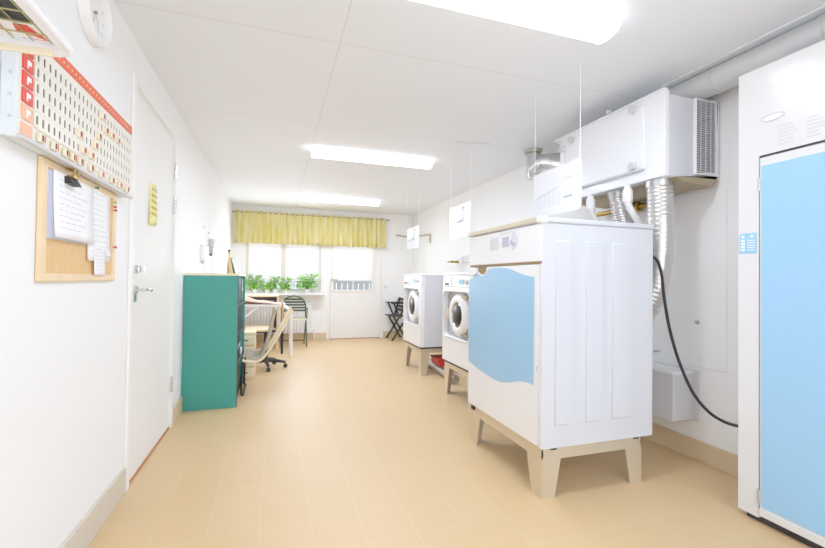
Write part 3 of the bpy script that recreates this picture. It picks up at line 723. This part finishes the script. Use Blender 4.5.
# ------------------------------------------------------------------ machine stands
def stand(parent, x0, x1, y0, y1, zt, wx, bx, wy, by, railh):
    st = MB(); th = .006
    st.box(x0, x1, y0, y0+th, zt-railh, zt); st.box(x0, x1, y1-th, y1, zt-railh, zt)
    st.box(x0, x0+th, y0, y1, zt-railh, zt); st.box(x1-th, x1, y0, y1, zt-railh, zt)
    s = build('stand', st, 'steel', parent)
    for cx_, sx in ((x0, 1), (x1, -1)):
        for cy_, sy in ((y0, 1), (y1, -1)):
            L = MB(); e = .001; zz = zt-railh*.85
            # angled sheet: one L-shaped section, wide at the rail and narrow at the floor
            def ring(z, w, v, t=.007):
                a = -e; return [(cx_+a*sx, cy_+a*sy, z), (cx_+w*sx, cy_+a*sy, z), (cx_+w*sx, cy_+t*sy, z), (cx_+t*sx, cy_+t*sy, z), (cx_+t*sx, cy_+v*sy, z), (cx_+a*sx, cy_+v*sy, z)]
            rb = [L.bm.verts.new(p) for p in ring(0, bx, by)]; rt = [L.bm.verts.new(p) for p in ring(zz, wx, wy)]
            for q in range(6): L.bm.faces.new((rb[q], rb[(q+1) % 6], rt[(q+1) % 6], rt[q]))
            for rr in (rb, rt):
                L.bm.faces.new((rr[0], rr[1], rr[2], rr[3])); L.bm.faces.new((rr[0], rr[3], rr[4], rr[5]))
            lx0, lx1 = sorted((cx_+.008*sx, cx_+bx*1.05*sx)); ly0, ly1 = sorted((cy_+.008*sy, cy_+by*.9*sy))
            L.box(lx0, lx1, ly0, ly1, .0, .005)
            build('leg', L, 'steel', s)
    return s

# ------------------------------------------------------------------ dryer
X0, X1, Y0, Y1, Z0, Z1 = 1.267, 1.992, 1.783, 2.612, .25, 1.418
k = thing('tumble_dryer', 'large white tumble dryer with pale blue wave door on steel legs', 'dryer', (1.62, 2.18, 0))
build('body', MB().box(X0+.022, X1, Y0+.004, Y1-.004, Z0, Z1-.03), 'enamelg', k, bevel=.004)
# side panel with three raised outlined fields
sp = MB().box(X0+.0, X1-.012, Y0, Y0+.004, Z0+.0, Z1-.034)
sd = build('side_panel', sp, 'enamelg', k, bevel=.002)
for a, b in ((1.345, 1.440), (1.535, 1.637), (1.705, 1.832)):
    build('pressed_field', MB().prism([(a, .365), (b, .365), (b, 1.30), (a, 1.30)], 'y', Y0-.009, Y0+.001), 'enamelg', sd, bevel=.007, seg=3)
build('control_panel', MB().box(X0-.002, X0+.022, Y0+.002, Y1-.002, 1.192, Z1-.034), 'enamel', k, bevel=.004)
build('panel_gap', MB().box(X0+.006, X0+.022, Y0+.004, Y1-.004, 1.180, 1.193), 'brown', k)
build('top_cover', MB().box(X0-.008, X1, Y0-.004, Y1+.002, Z1-.030, Z1-.004), 'enamelg', k, bevel=.007, seg=3)
build('top_edge', MB().box(X0-.012, X0-.004, Y0+.03, Y1, Z1-.024, Z1+.0), 'steel', k, bevel=.002)
build('corner_cap', MB().box(X0-.014, X0+.03, Y0-.008, Y0+.035, Z1-.034, Z1+.004), 'plastic', k, bevel=.008, seg=3)
build('hinge_post', MB().box(X0+.004, X0+.022, Y0+.001, 1.812, Z0+.002, 1.18), 'enamel', k, bevel=.002)
build('side_gap', MB().box(X0+.010, X0+.022, 1.806, 1.826, Z0+.002, 1.18), 'dark', k)
dr = build('door', MB().prism([(1.816, .256), (Y1, .256), (Y1, 1.176), (2.50, 1.176), (2.49, 1.147), (2.465, 1.133), (2.43, 1.128), (2.395, 1.133), (2.375, 1.147), (2.365, 1.176), (1.816, 1.176)], 'x', X0, X0+.02), 'enamel', k, bevel=.003)
topw = smoothpath([(0, 1.848, 1.112), (0, 1.93, 1.122), (0, 2.0, 1.137), (0, 2.08, 1.157), (0, 2.17, 1.167), (0, 2.27, 1.168), (0, 2.34, 1.16), (0, 2.37, 1.137), (0, 2.43, 1.120), (0, 2.50, 1.132), (0, 2.55, 1.11), (0, 2.609, 1.095)], 4)
botw = smoothpath([(0, 2.609, .54), (0, 2.47, .515), (0, 2.37, .503), (0, 2.27, .494), (0, 2.17, .496), (0, 2.08, .517), (0, 1.98, .545), (0, 1.90, .557), (0, 1.848, .556)], 4)
build('blue_wave', MB().prism([(p.y, p.z) for p in topw]+[(p.y, p.z) for p in botw], 'x', X0-.0012, X0+.001), 'blue', dr)
build('grip_cavity', MB().prism([(2.37, 1.178), (2.38, 1.145), (2.43, 1.125), (2.49, 1.145), (2.50, 1.178)], 'x', X0+.012, X0+.02), 'brown', dr)
build('door_grip', MB().prism([(2.475, 1.172), (2.605, 1.172), (2.605, 1.128), (2.53, 1.118), (2.49, 1.135)], 'x', X0-.016, X0+.001), 'enamel', dr, bevel=.005)
build('latch', MB().box(X0-.003, X0+.004, 1.818, 1.826, .63, .66), 'plasticg', dr)
cp = build('control_film', MB().prism([(2.215, 1.275), (2.315, 1.275), (2.315, 1.352), (2.215, 1.352)], 'x', X0-.0035, X0-.001), 'panelg', k)
cm = MB()
for i in range(4):
    for j in range(2): cm.box(X0-.0045, X0-.0035, 2.225+j*.045, 2.25+j*.045, 1.285+i*.016, 1.29+i*.016)
build('print', cm, 'inkl', cp)
build('display', MB().box(X0-.004, X0-.001, 2.095, 2.168, 1.289, 1.346), 'disp', k, bevel=.001)
arc = [(2.062, 1.265), (2.062, 1.365)]+[(2.062-.062*math.sin(a), 1.315+.05*math.cos(a)) for a in (PI*i/10 for i in range(1, 10))]
build('dial_plate', MB().prism(arc, 'x', X0-.004, X0-.001), 'panelg', k)
build('dial', MB().lathe([(0, -.014), (.014, -.014), (.017, -.010), (.019, 0), (0, 0)], (X0-.004, 2.045, 1.308), 'x', 24), 'disp', k)
build('label_plate', MB().prism([(2.2, 1.36), (2.16, 1.36), (2.0, 1.373), (2.2, 1.373)], 'x', X0-.0035, X0-.001), 'panelg', k)
stand(k, 1.280, 1.915, 1.79, 2.59, .25, .112, .075, .135, .09, .058)
build('foot_pad', MB().box(1.33, 1.365, 1.788, 1.80, .240, .252), 'rubber', k)
build('foot_pad', MB().box(1.86, 1.895, 1.788, 1.80, .240, .252), 'rubber', k)
build('foot_pad', MB().box(1.27, 1.285, 2.53, 2.57, .225, .252), 'rubber', k)

# ------------------------------------------------------------------ washing machines
def washer(y0, y1, label):
    X0, X1, Z0, Z1 = 1.56, 2.20, .325, 1.16
    k = thing('washing_machine', label, 'washing machine', ((X0+X1)/2, (y0+y1)/2, 0), 'front loading washers along the right wall')
    yc = (y0+y1)/2; zc = .775
    build('body', MB().box(X0+.05, X1, y0, y1, Z0, Z1-.02), 'enamelg', k, bevel=.004)
    ra = (y0+.045, y1-.03, .565, .985)
    build('front_panel', MB().prism([(y0, Z0), (y1, Z0), (y1, 1.03), (y0, 1.03)], 'x', X0, X0+.052, holes=[rrect(*ra, .05)]), 'enamel', k, bevel=.004)
    build('recess_back', MB().box(X0+.044, X0+.0515, ra[0]-.005, ra[1]+.005, ra[2]-.005, ra[3]+.005), 'recess_shade', k)  # light back plate darkened to grey, the recess's shade put into its colour
    build('recess_rim', MB().prism(rrect(ra[0]-.012, ra[1]+.012, ra[2]-.012, ra[3]+.012, .06), 'x', X0-.008, X0+.002, holes=[rrect(*ra, .05)]), 'enamel', k, bevel=.004)
    build('control_panel', MB().prism([(X0, 1.032), (X0+.055, 1.032), (X0+.055, Z1-.022), (X0+.012, Z1-.022)], 'y', y0+.001, y1-.001), 'enamel', k, bevel=.003)
    build('top_cover', MB().box(X0+.002, X1, y0-.002, y1+.002, Z1-.022, Z1), 'enamel', k, bevel=.007, seg=3)
    dd = build('detergent_drawer', MB().box(X0-.003, X0+.01, y1-.20, y1-.02, 1.038, Z1-.035), 'enamel', k, bevel=.004)
    build('grip', MB().box(X0-.006, X0-.001, y1-.16, y1-.06, 1.045, 1.062), 'inkd', dd, bevel=.004)
    build('display', MB().box(X0-.001, X0+.004, yc-.06, yc+.06, 1.055, 1.10), 'cyan', k, bevel=.002)
    build('button_strip', MB().box(X0-.001, X0+.004, yc-.15, yc-.075, 1.055, 1.10), 'lab', k, bevel=.002)
    for i in range(3): build('button', MB().cyl((X0-.003, yc+.075+.022*i, 1.05), (X0+.004, yc+.075+.022*i, 1.05), .007, n=12), 'plasticg', k)
    build('knob', MB().lathe([(0, -.02), (.018, -.018), (.022, 0), (0, 0)], (X0+.001, y0+.10, 1.075), 'x', 24), 'inkl', k)
    do = build('door', MB().lathe([(.112, .02), (.117, -.004), (.128, -.010), (.162, -.008), (.186, .004), (.195, .02), (.195, .048), (.112, .048)], (X0+.01, yc, zc), 'x', 48), 'enamel', k)
    build('door_glass', MB().lathe([(0, -.020), (.05, -.017), (.085, -.010), (.110, .002), (.116, .012), (.114, .03), (0, .03)], (X0+.01, yc, zc), 'x', 48), 'dglass', do)
    build('door_seal', MB().lathe([(.108, .012), (.114, .002), (.12, .008), (.114, .018), (.108, .012)], (X0+.0, yc, zc), 'x', 48), 'chrome', do)
    build('door_handle', MB().prism([(yc+.178, zc-.05), (yc+.205, zc-.045), (yc+.215, zc), (yc+.205, zc+.045), (yc+.178, zc+.05), (yc+.17, zc)], 'x', X0-.012, X0+.03), 'steel', do, bevel=.004)
    for z in (zc+.165, zc-.175): build('hinge', MB().box(X0+.012, X0+.04, yc-.19, yc-.08, z-.008, z+.012), 'bronze', do, bevel=.003)
    build('base_gasket', MB().box(X0+.012, X1-.01, y0+.01, y1-.01, Z0-.02, Z0), 'dark', k)
    stand(k, X0+.02, X1-.03, y0+.015, y1-.015, Z0-.018, .105, .06, .12, .065, .05)
    return k
washer(4.46, 5.12, 'white front loading washing machine on steel legs farthest from the viewer')
washer(3.16, 3.80, 'white front loading washing machine partly behind the blue door dryer')
# red box on a floor pipe
k = thing('floor_pipe', 'silver drain pipe lying low between the two washing machine stands', 'pipe', (1.8, 4.4, 0))
build('pipe', MB().tube([(1.84, 5.0, .06), (1.80, 4.0, .06)], .04, 20), 'galv', k)
build('collar', MB().tube([(1.836, 4.9, .06), (1.835, 4.87, .06)], .046, 20), 'galv', k)
for y in (4.8, 4.15): build('support', MB().box(1.80, 1.85, y, y+.02, 0, .05), 'steel', k)
rd = thing('red_container', 'red plastic container under the farthest washing machine', 'container', (1.86, 4.55, .1))
build('tub', MB().prism([(1.79, .102), (1.91, .102), (1.93, .185), (1.77, .185)], 'y', 4.42, 4.68), 'redp', rd, bevel=.008)
build('lid', MB().box(1.765, 1.935, 4.41, 4.69, .185, .196), 'redp', rd, bevel=.004)
# taps on wall beyond the second washer
k = thing('water_tap', 'brass tap with white pipe loop on the wall above the second washing machine', 'tap', (XR, 5.3, 1.35))
build('pipe', MB().tube(smoothpath([(XR-.03, 5.30, 1.05), (XR-.035, 5.30, 1.36), (XR-.05, 5.26, 1.42), (XR-.05, 4.98, 1.42), (XR-.035, 4.95, 1.36), (XR-.03, 4.95, 1.05)], 6), .012, 10), 'plastic', k)
build('cross_pipe', MB().tube([(XR-.035, 5.30, 1.34), (XR-.035, 4.95, 1.34)], .009, 8), 'plasticg', k)
build('valve', MB().cyl((XR-.001, 5.50, 1.355), (XR-.11, 5.50, 1.355), .018).cyl((XR-.09, 5.50, 1.355), (XR-.09, 5.34, 1.352), .014), 'brass', k)
build('lever', MB().box(XR-.13, XR-.105, 5.46, 5.60, 1.345, 1.365), 'brass', k, bevel=.004)
k = thing('towel_rail', 'thin grey angled pipe high on the wall in the back right corner', 'pipe', (2.45, 7.2, 1.8))
build('rail', MB().tube([(2.16, YB-.03, 1.93), (XR-.03, YB-.03, 1.90)], .010, 8).tube([(XR-.02, 7.5, 1.9), (XR-.02, 6.62, 1.865), (XR-.02, 6.62, 1.72)], .011, 8).tube([(2.16, YB-.001, 1.93), (2.16, YB-.03, 1.93)], .01, 8), 'bronze', k)

# ------------------------------------------------------------------ hanging signs
def sign(y0, y1, z0, z1, label, kind):
    x = 1.62
    k = thing('hanging_sign', label, 'sign', (x, (y0+y1)/2, z0), 'placards hanging over the machines')
    build('placard', MB().prism(rrect(y0, y1, z0, z1, .02, 4), 'x', x-.002, x+.002), 'placard', k)
    for y in (y0+.012, y1-.012):
        build('string', MB().tube([(x, y, z1-.01), (x, y, H)], .0014 if kind else .0016, 5), 'string', k)
    if kind:
        m = MB(); w = y1-y0
        m.box(x-.0032, x-.002, y0+w*.33, y0+w*.37, z1-.16, z1-.03)
        m.box(x-.0032, x-.002, y0+w*.37, y0+w*.92, z1-.165, z1-.155)
        m.prism([(y0+w*.33, z1-.16), (y0+w*.60, z1-.165), (y0+w*.55, z1-.135), (y0+w*.4, z1-.13)], 'x', x-.0032, x-.002)
        build('drawing', m, 'inkl', k)
        build('page_fold', MB().box(x-.0028, x-.002, y0+w*.4, y0+w*.95, z1-.15, z1-.02), 'plastic', k)
        build('clip', MB().box(x-.005, x+.005, y0+w*.30, y0+w*.36, z1-.05, z1-.03), 'ink', k)
    else:
        m = MB(); w = y1-y0
        for i in range(6):
            z = z0+.06+i*.016
            for q in range(5):
                a = y0+w*(.40+.1*q); m.box(x-.0032, x-.002, a, a+w*.07, z, z+.0035)
        for i in range(3):
            m.box(x-.0032, x-.002, y0+w*.16, y0+w*.30, z0+.20-i*.05, z0+.204-i*.05)
        build('faint_text', m, 'inkl', k)
        build('headline', MB().box(x-.0034, x-.002, y0+w*.16, y0+w*.32, z0+.088, z0+.094), 'ink', k)
        build('drawing', MB().tube(smoothpath([(x-.003, y0+w*.95, z0+.12), (x-.003, y0+w*.8, z0+.14), (x-.003, y0+w*.65, z0+.15), (x-.003, y0+w*.45, z0+.165)], 4), .0018, 5), 'inkl', k)
        build('hook', MB().tube(smoothpath([(x, y0+w*.30, z1), (x-.004, y0+w*.31, z1+.04), (x-.004, y0+w*.29, z1+.08)], 4), .002, 5), 'ink', k)
sign(1.925, 2.38, 1.50, 1.79, 'white placard with faint printed text hanging over the blue door dryer', 0)
sign(3.315, 3.79, 1.485, 1.795, 'white placard with grey drawing hanging over the second washing machine', 1)
sign(4.715, 5.20, 1.48, 1.75, 'white placard with grey drawing hanging over the farthest washing machine', 1)

# ------------------------------------------------------------------ ventilation unit, ducts
ux0, uy0, uy1, uz0, uz1 = 2.085, 1.795, 2.72, 1.70, 2.195
k = thing('ventilation_unit', 'white box-shaped ventilation unit high on the right wall', 'ventilation unit', (2.28, 2.3, uz0))
build('case', MB().box(ux0+.02, XR-.002, uy0+.01, uy1, uz0, 2.168), 'enamelg', k, bevel=.004)
build('front_sheet', MB().box(ux0, ux0+.03, uy0, uy1, uz0, uz1), 'enamel', k, bevel=.004)
build('side_sheet', MB().box(ux0+.0305, XR-.002, uy0, uy0+.009, uz0, 2.168), 'enamelg', k, bevel=.003)
build('top_flange', MB().box(ux0-.012, ux0+.02, uy0, uy1+.06, uz1-.003, uz1+.006), 'enamel', k, bevel=.002)
build('access_door', MB().box(ux0-.014, ux0, 1.93, uy1-.03, 1.775, 2.15), 'enamel', k, bevel=.005)
build('door_lip', MB().box(ux0-.024, ux0-.012, 1.925, uy1-.03, 1.762, 1.776), 'plasticg', k, bevel=.002)
for y, z in ((2.0, 2.145), (2.0, 1.80), (2.56, 2.14), (2.66, 2.10)):
    build('knob', MB().lathe([(0, -.03), (.02, -.03), (.025, -.025), (.026, -.006), (.016, 0), (0, 0)], (ux0-.014, y, z), 'x', 22), 'plasticg', k)
for y, z in ((2.21, 2.205), (2.72, 2.16)):
    build('hinge_knob', MB().lathe([(0, -.014), (.012, -.01), (.014, 0), (.012, .01), (0, .014)], (ux0-.01, y, z+.01), 'x', 14), 'plasticg', k)
gx0, gx1 = 2.30, 2.46
build('grille_back', MB().box(gx0, gx1, uy0-.004, uy0-.001, 1.735, 2.16), 'ink', k)
gl = MB()
for i in range(31):
    z = 1.742+i*.0133
    gl.hexa([(gx0+.004, uy0-.014, z), (gx1-.004, uy0-.014, z), (gx1-.004, uy0-.004, z+.002), (gx0+.004, uy0-.004, z+.002)],
            [(gx0+.004, uy0-.014, z+.0035), (gx1-.004, uy0-.014, z+.0035), (gx1-.004, uy0-.004, z+.008), (gx0+.004, uy0-.004, z+.008)])
build('grille_louvres', gl, 'plasticg', k)
gr = MB()
for i in range(3): gr.box(gx0+.04+i*.04, gx0+.0415+i*.04, uy0-.016, uy0-.013, 1.74, 2.155)
build('grille_mesh', gr, 'plastic', k)
build('grille_frame', MB().prism([(gx0-.002, 1.722), (2.482, 1.722), (2.482, 2.14), (2.46, 2.168), (gx0-.002, 2.168)], 'y', uy0-.02, uy0+.001, holes=[[(gx0+.004, 1.738), (gx1, 1.738), (gx1, 2.158), (gx0+.004, 2.158)]]), 'enamel', k, bevel=.003)
build('bottom_tray', MB().prism([(2.16, uz0-.001), (2.478, uz0-.001), (2.478, 1.725), (2.44, 1.66), (2.20, 1.672)], 'y', uy0-.015, uy1-.1), 'bronze', k, bevel=.004)
o = build('round_duct', MB().tube([(2.365, 2.45, 2.246), (2.365, 1.0, 2.246), (2.365, -.5, 2.246)], .073, 40), 'ductgrey', None)
o.name = 'round_duct'; tag(o, 'grey round ventilation duct running under the ceiling along the right wall', 'duct')
for y in (1.74, 1.25, .55):
    pass
for y, lb in ((1.70, 'thin pipe clamp on the grey duct beside the ventilation unit'), (1.20, 'thin pipe clamp on the grey duct above the blue cabinet')):
    kk = thing('duct_clamp', lb, 'clamp', (2.33, y, 2.15))
    build('ring', MB().lathe([(.0735, -.009), (.0765, -.009), (.0765, .009), (.0735, .009)], (2.365, y, 2.246), 'y', 40), 'ductgrey', kk)
    build('bracket_arm', MB().box(2.435, XR-.001, y-.01, y+.01, 2.225, 2.235), 'plastic', kk)
o = build('ceiling_conduit', MB().box(2.270, 2.278, -.5, 1.98, H-.008, H-.001), 'plastic', None, bevel=.002); tag(o, 'slim white conduit strip on the ceiling beside the duct', 'conduit')

def flex(name, pts, r, label, ribs=True):
    k = thing(name, label, 'duct', tuple(pts[-1]), 'foil ducts under the ventilation unit')
    sp = smoothpath(pts, 26)
    rad = [r*(1+(.028 if i % 3 == 0 else -.012)) for i in range(len(sp))]
    build('foil_tube', MB().tube(sp, r, 28, rad=rad), 'foil', k)
    p, q = Vector(pts[0]), Vector(sp[2]); d = (q-p).normalized()
    build('collar', MB().cyl(p-d*.002, p+d*.035, r*1.07, n=32), 'galv', k)
    return k
flex('flexible_duct', [(2.175, 1.91, 1.70), (2.185, 1.91, 1.50), (2.19, 1.92, 1.25), (2.17, 1.95, 1.02), (2.12, 2.03, .85), (2.06, 2.18, .70)], .072, 'crinkled silver foil duct dropping beside the white dryer, nearest the viewer')
flex('flexible_duct', [(2.20, 2.26, 1.71), (2.225, 2.25, 1.58), (2.24, 2.24, 1.42), (2.16, 2.24, 1.22), (2.06, 2.24, 1.05)], .062, 'crinkled silver foil duct dropping behind the white dryer, between two white elbow pipes')
def elbow(x, y, label):
    k = thing('drain_pipe', label, 'pipe', (x, y, 1.3), 'white elbow pipes under the ventilation unit')
    z = uz0
    build('pipe', MB().tube([(x, y, z), (x, y, z-.10), (x+.012, y, z-.13), (x+.10, y, z-.24), (x+.108, y, z-.27), (x+.108, y, z-.36)], .021, 16), 'plastic', k)
    build('socket', MB().lathe([(0, 0), (.026, 0), (.030, .015), (.030, .07), (.024, .085), (0, .085)], (x, y, z-.105), 'z', 24), 'plastic', k)
    build('nut', MB().cyl((x, y, z-.022), (x, y, z-.002), .019, n=6), 'galv', k)
elbow(2.10, 2.075, 'white plastic elbow pipe between the two silver foil ducts')
elbow(2.10, 2.40, 'white plastic elbow pipe left of both silver foil ducts')
k = thing('gas_valve', 'brass pipe with fitting running under the ventilation unit', 'valve', (2.43, 2.2, 1.63))
build('pipe', MB().tube([(2.44, 2.08, 1.628), (2.44, 2.7, 1.628)], .018, 14), 'brass', k)
build('body', MB().cyl((2.44, 2.30, 1.628), (2.44, 2.40, 1.628), .034, n=8).cyl((2.44, 2.35, 1.66), (2.44, 2.35, 1.69), .012), 'brass', k)
# galvanised elbow at the ceiling
k = thing('galvanised_elbow', 'galvanised elbow duct joining the ceiling left of the ventilation unit', 'duct', (2.31, 3.38, 2.05))
build('riser', MB().tube([(2.28, 3.36, 2.05), (2.28, 3.36, H-.03)], .062, 28), 'galv', k)
build('flange', MB().tube([(2.28, 3.36, H-.03), (2.28, 3.36, H-.001)], .085, 32), 'galv', k)
build('flange_ring', MB().tube([(2.28, 3.36, H-.040), (2.28, 3.36, H-.03)], .074, 32), 'bronze', k)
build('elbow_arm', MB().tube(smoothpath([(2.28, 3.33, 2.14), (2.28, 3.22, 2.17), (2.28, 3.08, 2.15), (2.28, 2.93, 2.09), (2.28, 2.74, 2.05)], 6), .062, 28), 'galv', k)
for y, z in ((3.18, 2.168), (3.02, 2.13)): build('seam_ring', MB().lathe([(.062, -.008), (.067, -.006), (.067, .006), (.062, .008)], (2.28, y, z), (0, 1, .2), 28), 'galv', k)

# ------------------------------------------------------------------ wall box, panel, cable
k = thing('wall_box', 'white metal box low on the right wall beside the dryer', 'wall box', (2.40, 2.4, .24))
build('case', MB().box(2.312, XR-.016, 1.93, 3.1, .245, .535), 'enamelg', k, bevel=.004)
build('lid', MB().box(2.300, XR-.016, 1.925, 3.1, .53, .545), 'enamel', k, bevel=.003)
build('label', MB().box(2.41, 2.45, 1.927, 1.93, .47, .50), 'plasticg', k)
build('rear_flange', MB().box(XR-.018, XR-.001, 1.90, 3.1, .24, .55), 'enamelg', k, bevel=.002)
k = thing('wall_hatch', 'large flat white access panel on the right wall beside the cabinet', 'panel', (XR, 2.0, .56))
build('panel', MB().box(XR-.006, XR-.001, 1.735, 2.6, .575, 1.66), 'wall', k, bevel=.002)
build('latch', MB().lathe([(0, -.012), (.012, -.010), (.014, 0), (0, 0)], (XR-.006, 1.91, .85), 'x', 16), 'galv', k)
build('bracket', MB().box(XR-.05, XR-.006, 2.17, 2.19, .62, .63), 'galv', k)
pts = smoothpath([(2.00, 1.90, 1.25), (2.05, 1.835, 1.235), (2.085, 1.82, 1.16), (2.10, 1.81, 1.0), (2.135, 1.80, .81), (2.185, 1.78, .63), (2.22, 1.73, .48), (2.255, 1.67, .392), (2.275, 1.60, .357), (2.30, 1.53, .350), (2.31, 1.43, .355)], 8)
o = build('power_cable', MB().tube(pts, .0085, 10), 'rubber', None); tag(o, 'thick black power cable sagging from the dryer to the blue cabinet', 'cable')

# ------------------------------------------------------------------ drying cabinet
X0, X1, Y0, Y1, Z0, Z1 = 2.10, XR-.02, .36, 1.41, .03, 2.085
k = thing('drying_cabinet', 'tall white drying cabinet with a large pale blue door at the right edge', 'cabinet', (2.3, .9, 0))
build('carcass', MB().box(X0+.02, X1, Y0, Y1, Z0, Z1), 'enamelh', k, bevel=.004)
build('stile', MB().box(X0, X0+.02, 1.322, Y1, Z0, 1.678), 'enamelh', k)
build('stile', MB().box(X0, X0+.02, Y0, Y0+.02, Z0, Z1), 'enamelh', k, bevel=.003)
fp = build('fascia', MB().box(X0, X0+.02, Y0+.02, Y1, 1.678, Z1), 'enamelh', k)
build('plinth', MB().box(X0+.03, X1, Y0+.02, Y1-.02, 0, Z0), 'dark', k)
build('door_gap', MB().box(X0+.006, X0+.02, Y0+.02, 1.322, 1.668, 1.679), 'dark', k)
dr = build('door', MB().box(X0-.004, X0+.016, Y0+.022, 1.316, .045, 1.667), 'enamelh', k, bevel=.004)
build('blue_panel', MB().box(X0-.006, X0-.003, Y0+.024, 1.308, .085, 1.628), 'blue2', dr, bevel=.001)
build('bottom_trim', MB().box(X0-.007, X0-.003, Y0+.022, 1.316, .045, .075), 'enamelh', dr)
for z in (1.545, .13): build('hinge', MB().cyl((X0-.004, 1.318, z-.03), (X0-.004, 1.318, z+.03), .006, n=12), 'galv', dr)
ring = [(.046*math.cos(2*PI*i/36), .017*math.sin(2*PI*i/36)) for i in range(36)]
ringi = [(.040*math.cos(2*PI*i/36), .012*math.sin(2*PI*i/36)) for i in range(36)]
lg = build('oval_emblem', MB().prism([(1.265+a, 1.838+b) for a, b in ring], 'x', X0-.003, X0+.001), 'plastic', k)
build('emblem_rim', MB().prism([(1.265+a, 1.838+b) for a, b in ring], 'x', X0-.005, X0-.003, holes=[[(1.265+a, 1.838+b) for a, b in ringi]]), 'inkl', lg)
tx = MB()
for c in range(3):
    for r in range(6):
        y = 1.245-c*.105; z = 1.785-r*.016
        tx.box(X0-.0012, X0+.001, y-random.uniform(.035, .075), y, z, z+.005)
build('printed_text', tx, 'inkl', fp)
lb = build('blue_label', MB().box(X0-.002, X0+.001, 1.330, 1.404, 1.232, 1.328), 'lab', k, bevel=.001)
m = MB()
m.prism([(1.388+.006*math.cos(a), 1.312+.006*math.sin(a)) for a in (2*PI*i/12 for i in range(12))], 'x', X0-.0032, X0-.002)
m.prism([(1.350+.006*math.cos(a), 1.312+.006*math.sin(a)) for a in (2*PI*i/12 for i in range(12))], 'x', X0-.0032, X0-.002)
for i in range(4): m.box(X0-.0032, X0-.002, 1.380, 1.396, 1.246+i*.014, 1.255+i*.014)
for i in range(5): m.box(X0-.0032, X0-.002, 1.338, 1.370, 1.247+i*.011, 1.250+i*.011)
build('label_print', m, 'paper', lb)

# ceiling small things
o = build('ceiling_hook', MB().tube(smoothpath([(1.50, 3.40, H-.001), (1.53, 3.38, H-.006), (1.72, 3.34, H-.004), (1.80, 3.32, H-.001)], 4), .003, 6), 'inkl', None); tag(o, 'thin grey wire stub lying along the ceiling between two lamps', 'wire')

# ------------------------------------------------------------------ world and camera
wd = bpy.data.worlds.new('World'); C.world = wd; wd.use_nodes = True
nt = wd.node_tree; bg = nt.nodes['Background']
sky = nt.nodes.new('ShaderNodeTexSky'); sky.sky_type = 'HOSEK_WILKIE'; sky.turbidity = 6; sky.sun_direction = (.2, -.5, .6)
mx = nt.nodes.new('ShaderNodeMix'); mx.data_type = 'RGBA'; mx.inputs[0].default_value = .85
nt.links.new(sky.outputs[0], mx.inputs[6]); mx.inputs[7].default_value = (1, 1, 1, 1)
nt.links.new(mx.outputs[2], bg.inputs['Color']); bg.inputs['Strength'].default_value = 1.7

f, yaw, pi_, ro = 417.3593, 0.3164, 0.0139, 0.0124
F = Vector((math.sin(yaw)*math.cos(pi_), math.cos(yaw)*math.cos(pi_), math.sin(pi_)))
Rv = Vector((math.cos(yaw), -math.sin(yaw), 0)); U = Rv.cross(F)
R2 = Rv*math.cos(ro)+U*math.sin(ro); U2 = -Rv*math.sin(ro)+U*math.cos(ro)
cam = bpy.data.cameras.new('camera'); co = bpy.data.objects.new('camera', cam); COL.objects.link(co)
co.matrix_world = Matrix(((R2.x, U2.x, -F.x, 0), (R2.y, U2.y, -F.y, 0), (R2.z, U2.z, -F.z, 1.09), (0, 0, 0, 1)))
cam.sensor_width = 36; cam.lens = f/825*36; cam.clip_start = .02
C.camera = co
C.view_settings.view_transform = 'Standard'; C.view_settings.look = 'None'; C.view_settings.exposure = .40; C.view_settings.gamma = 1.25
C.cycles.max_bounces = 16; C.cycles.diffuse_bounces = 10; C.cycles.transparent_max_bounces = 12
C.cycles.sample_clamp_indirect = 6
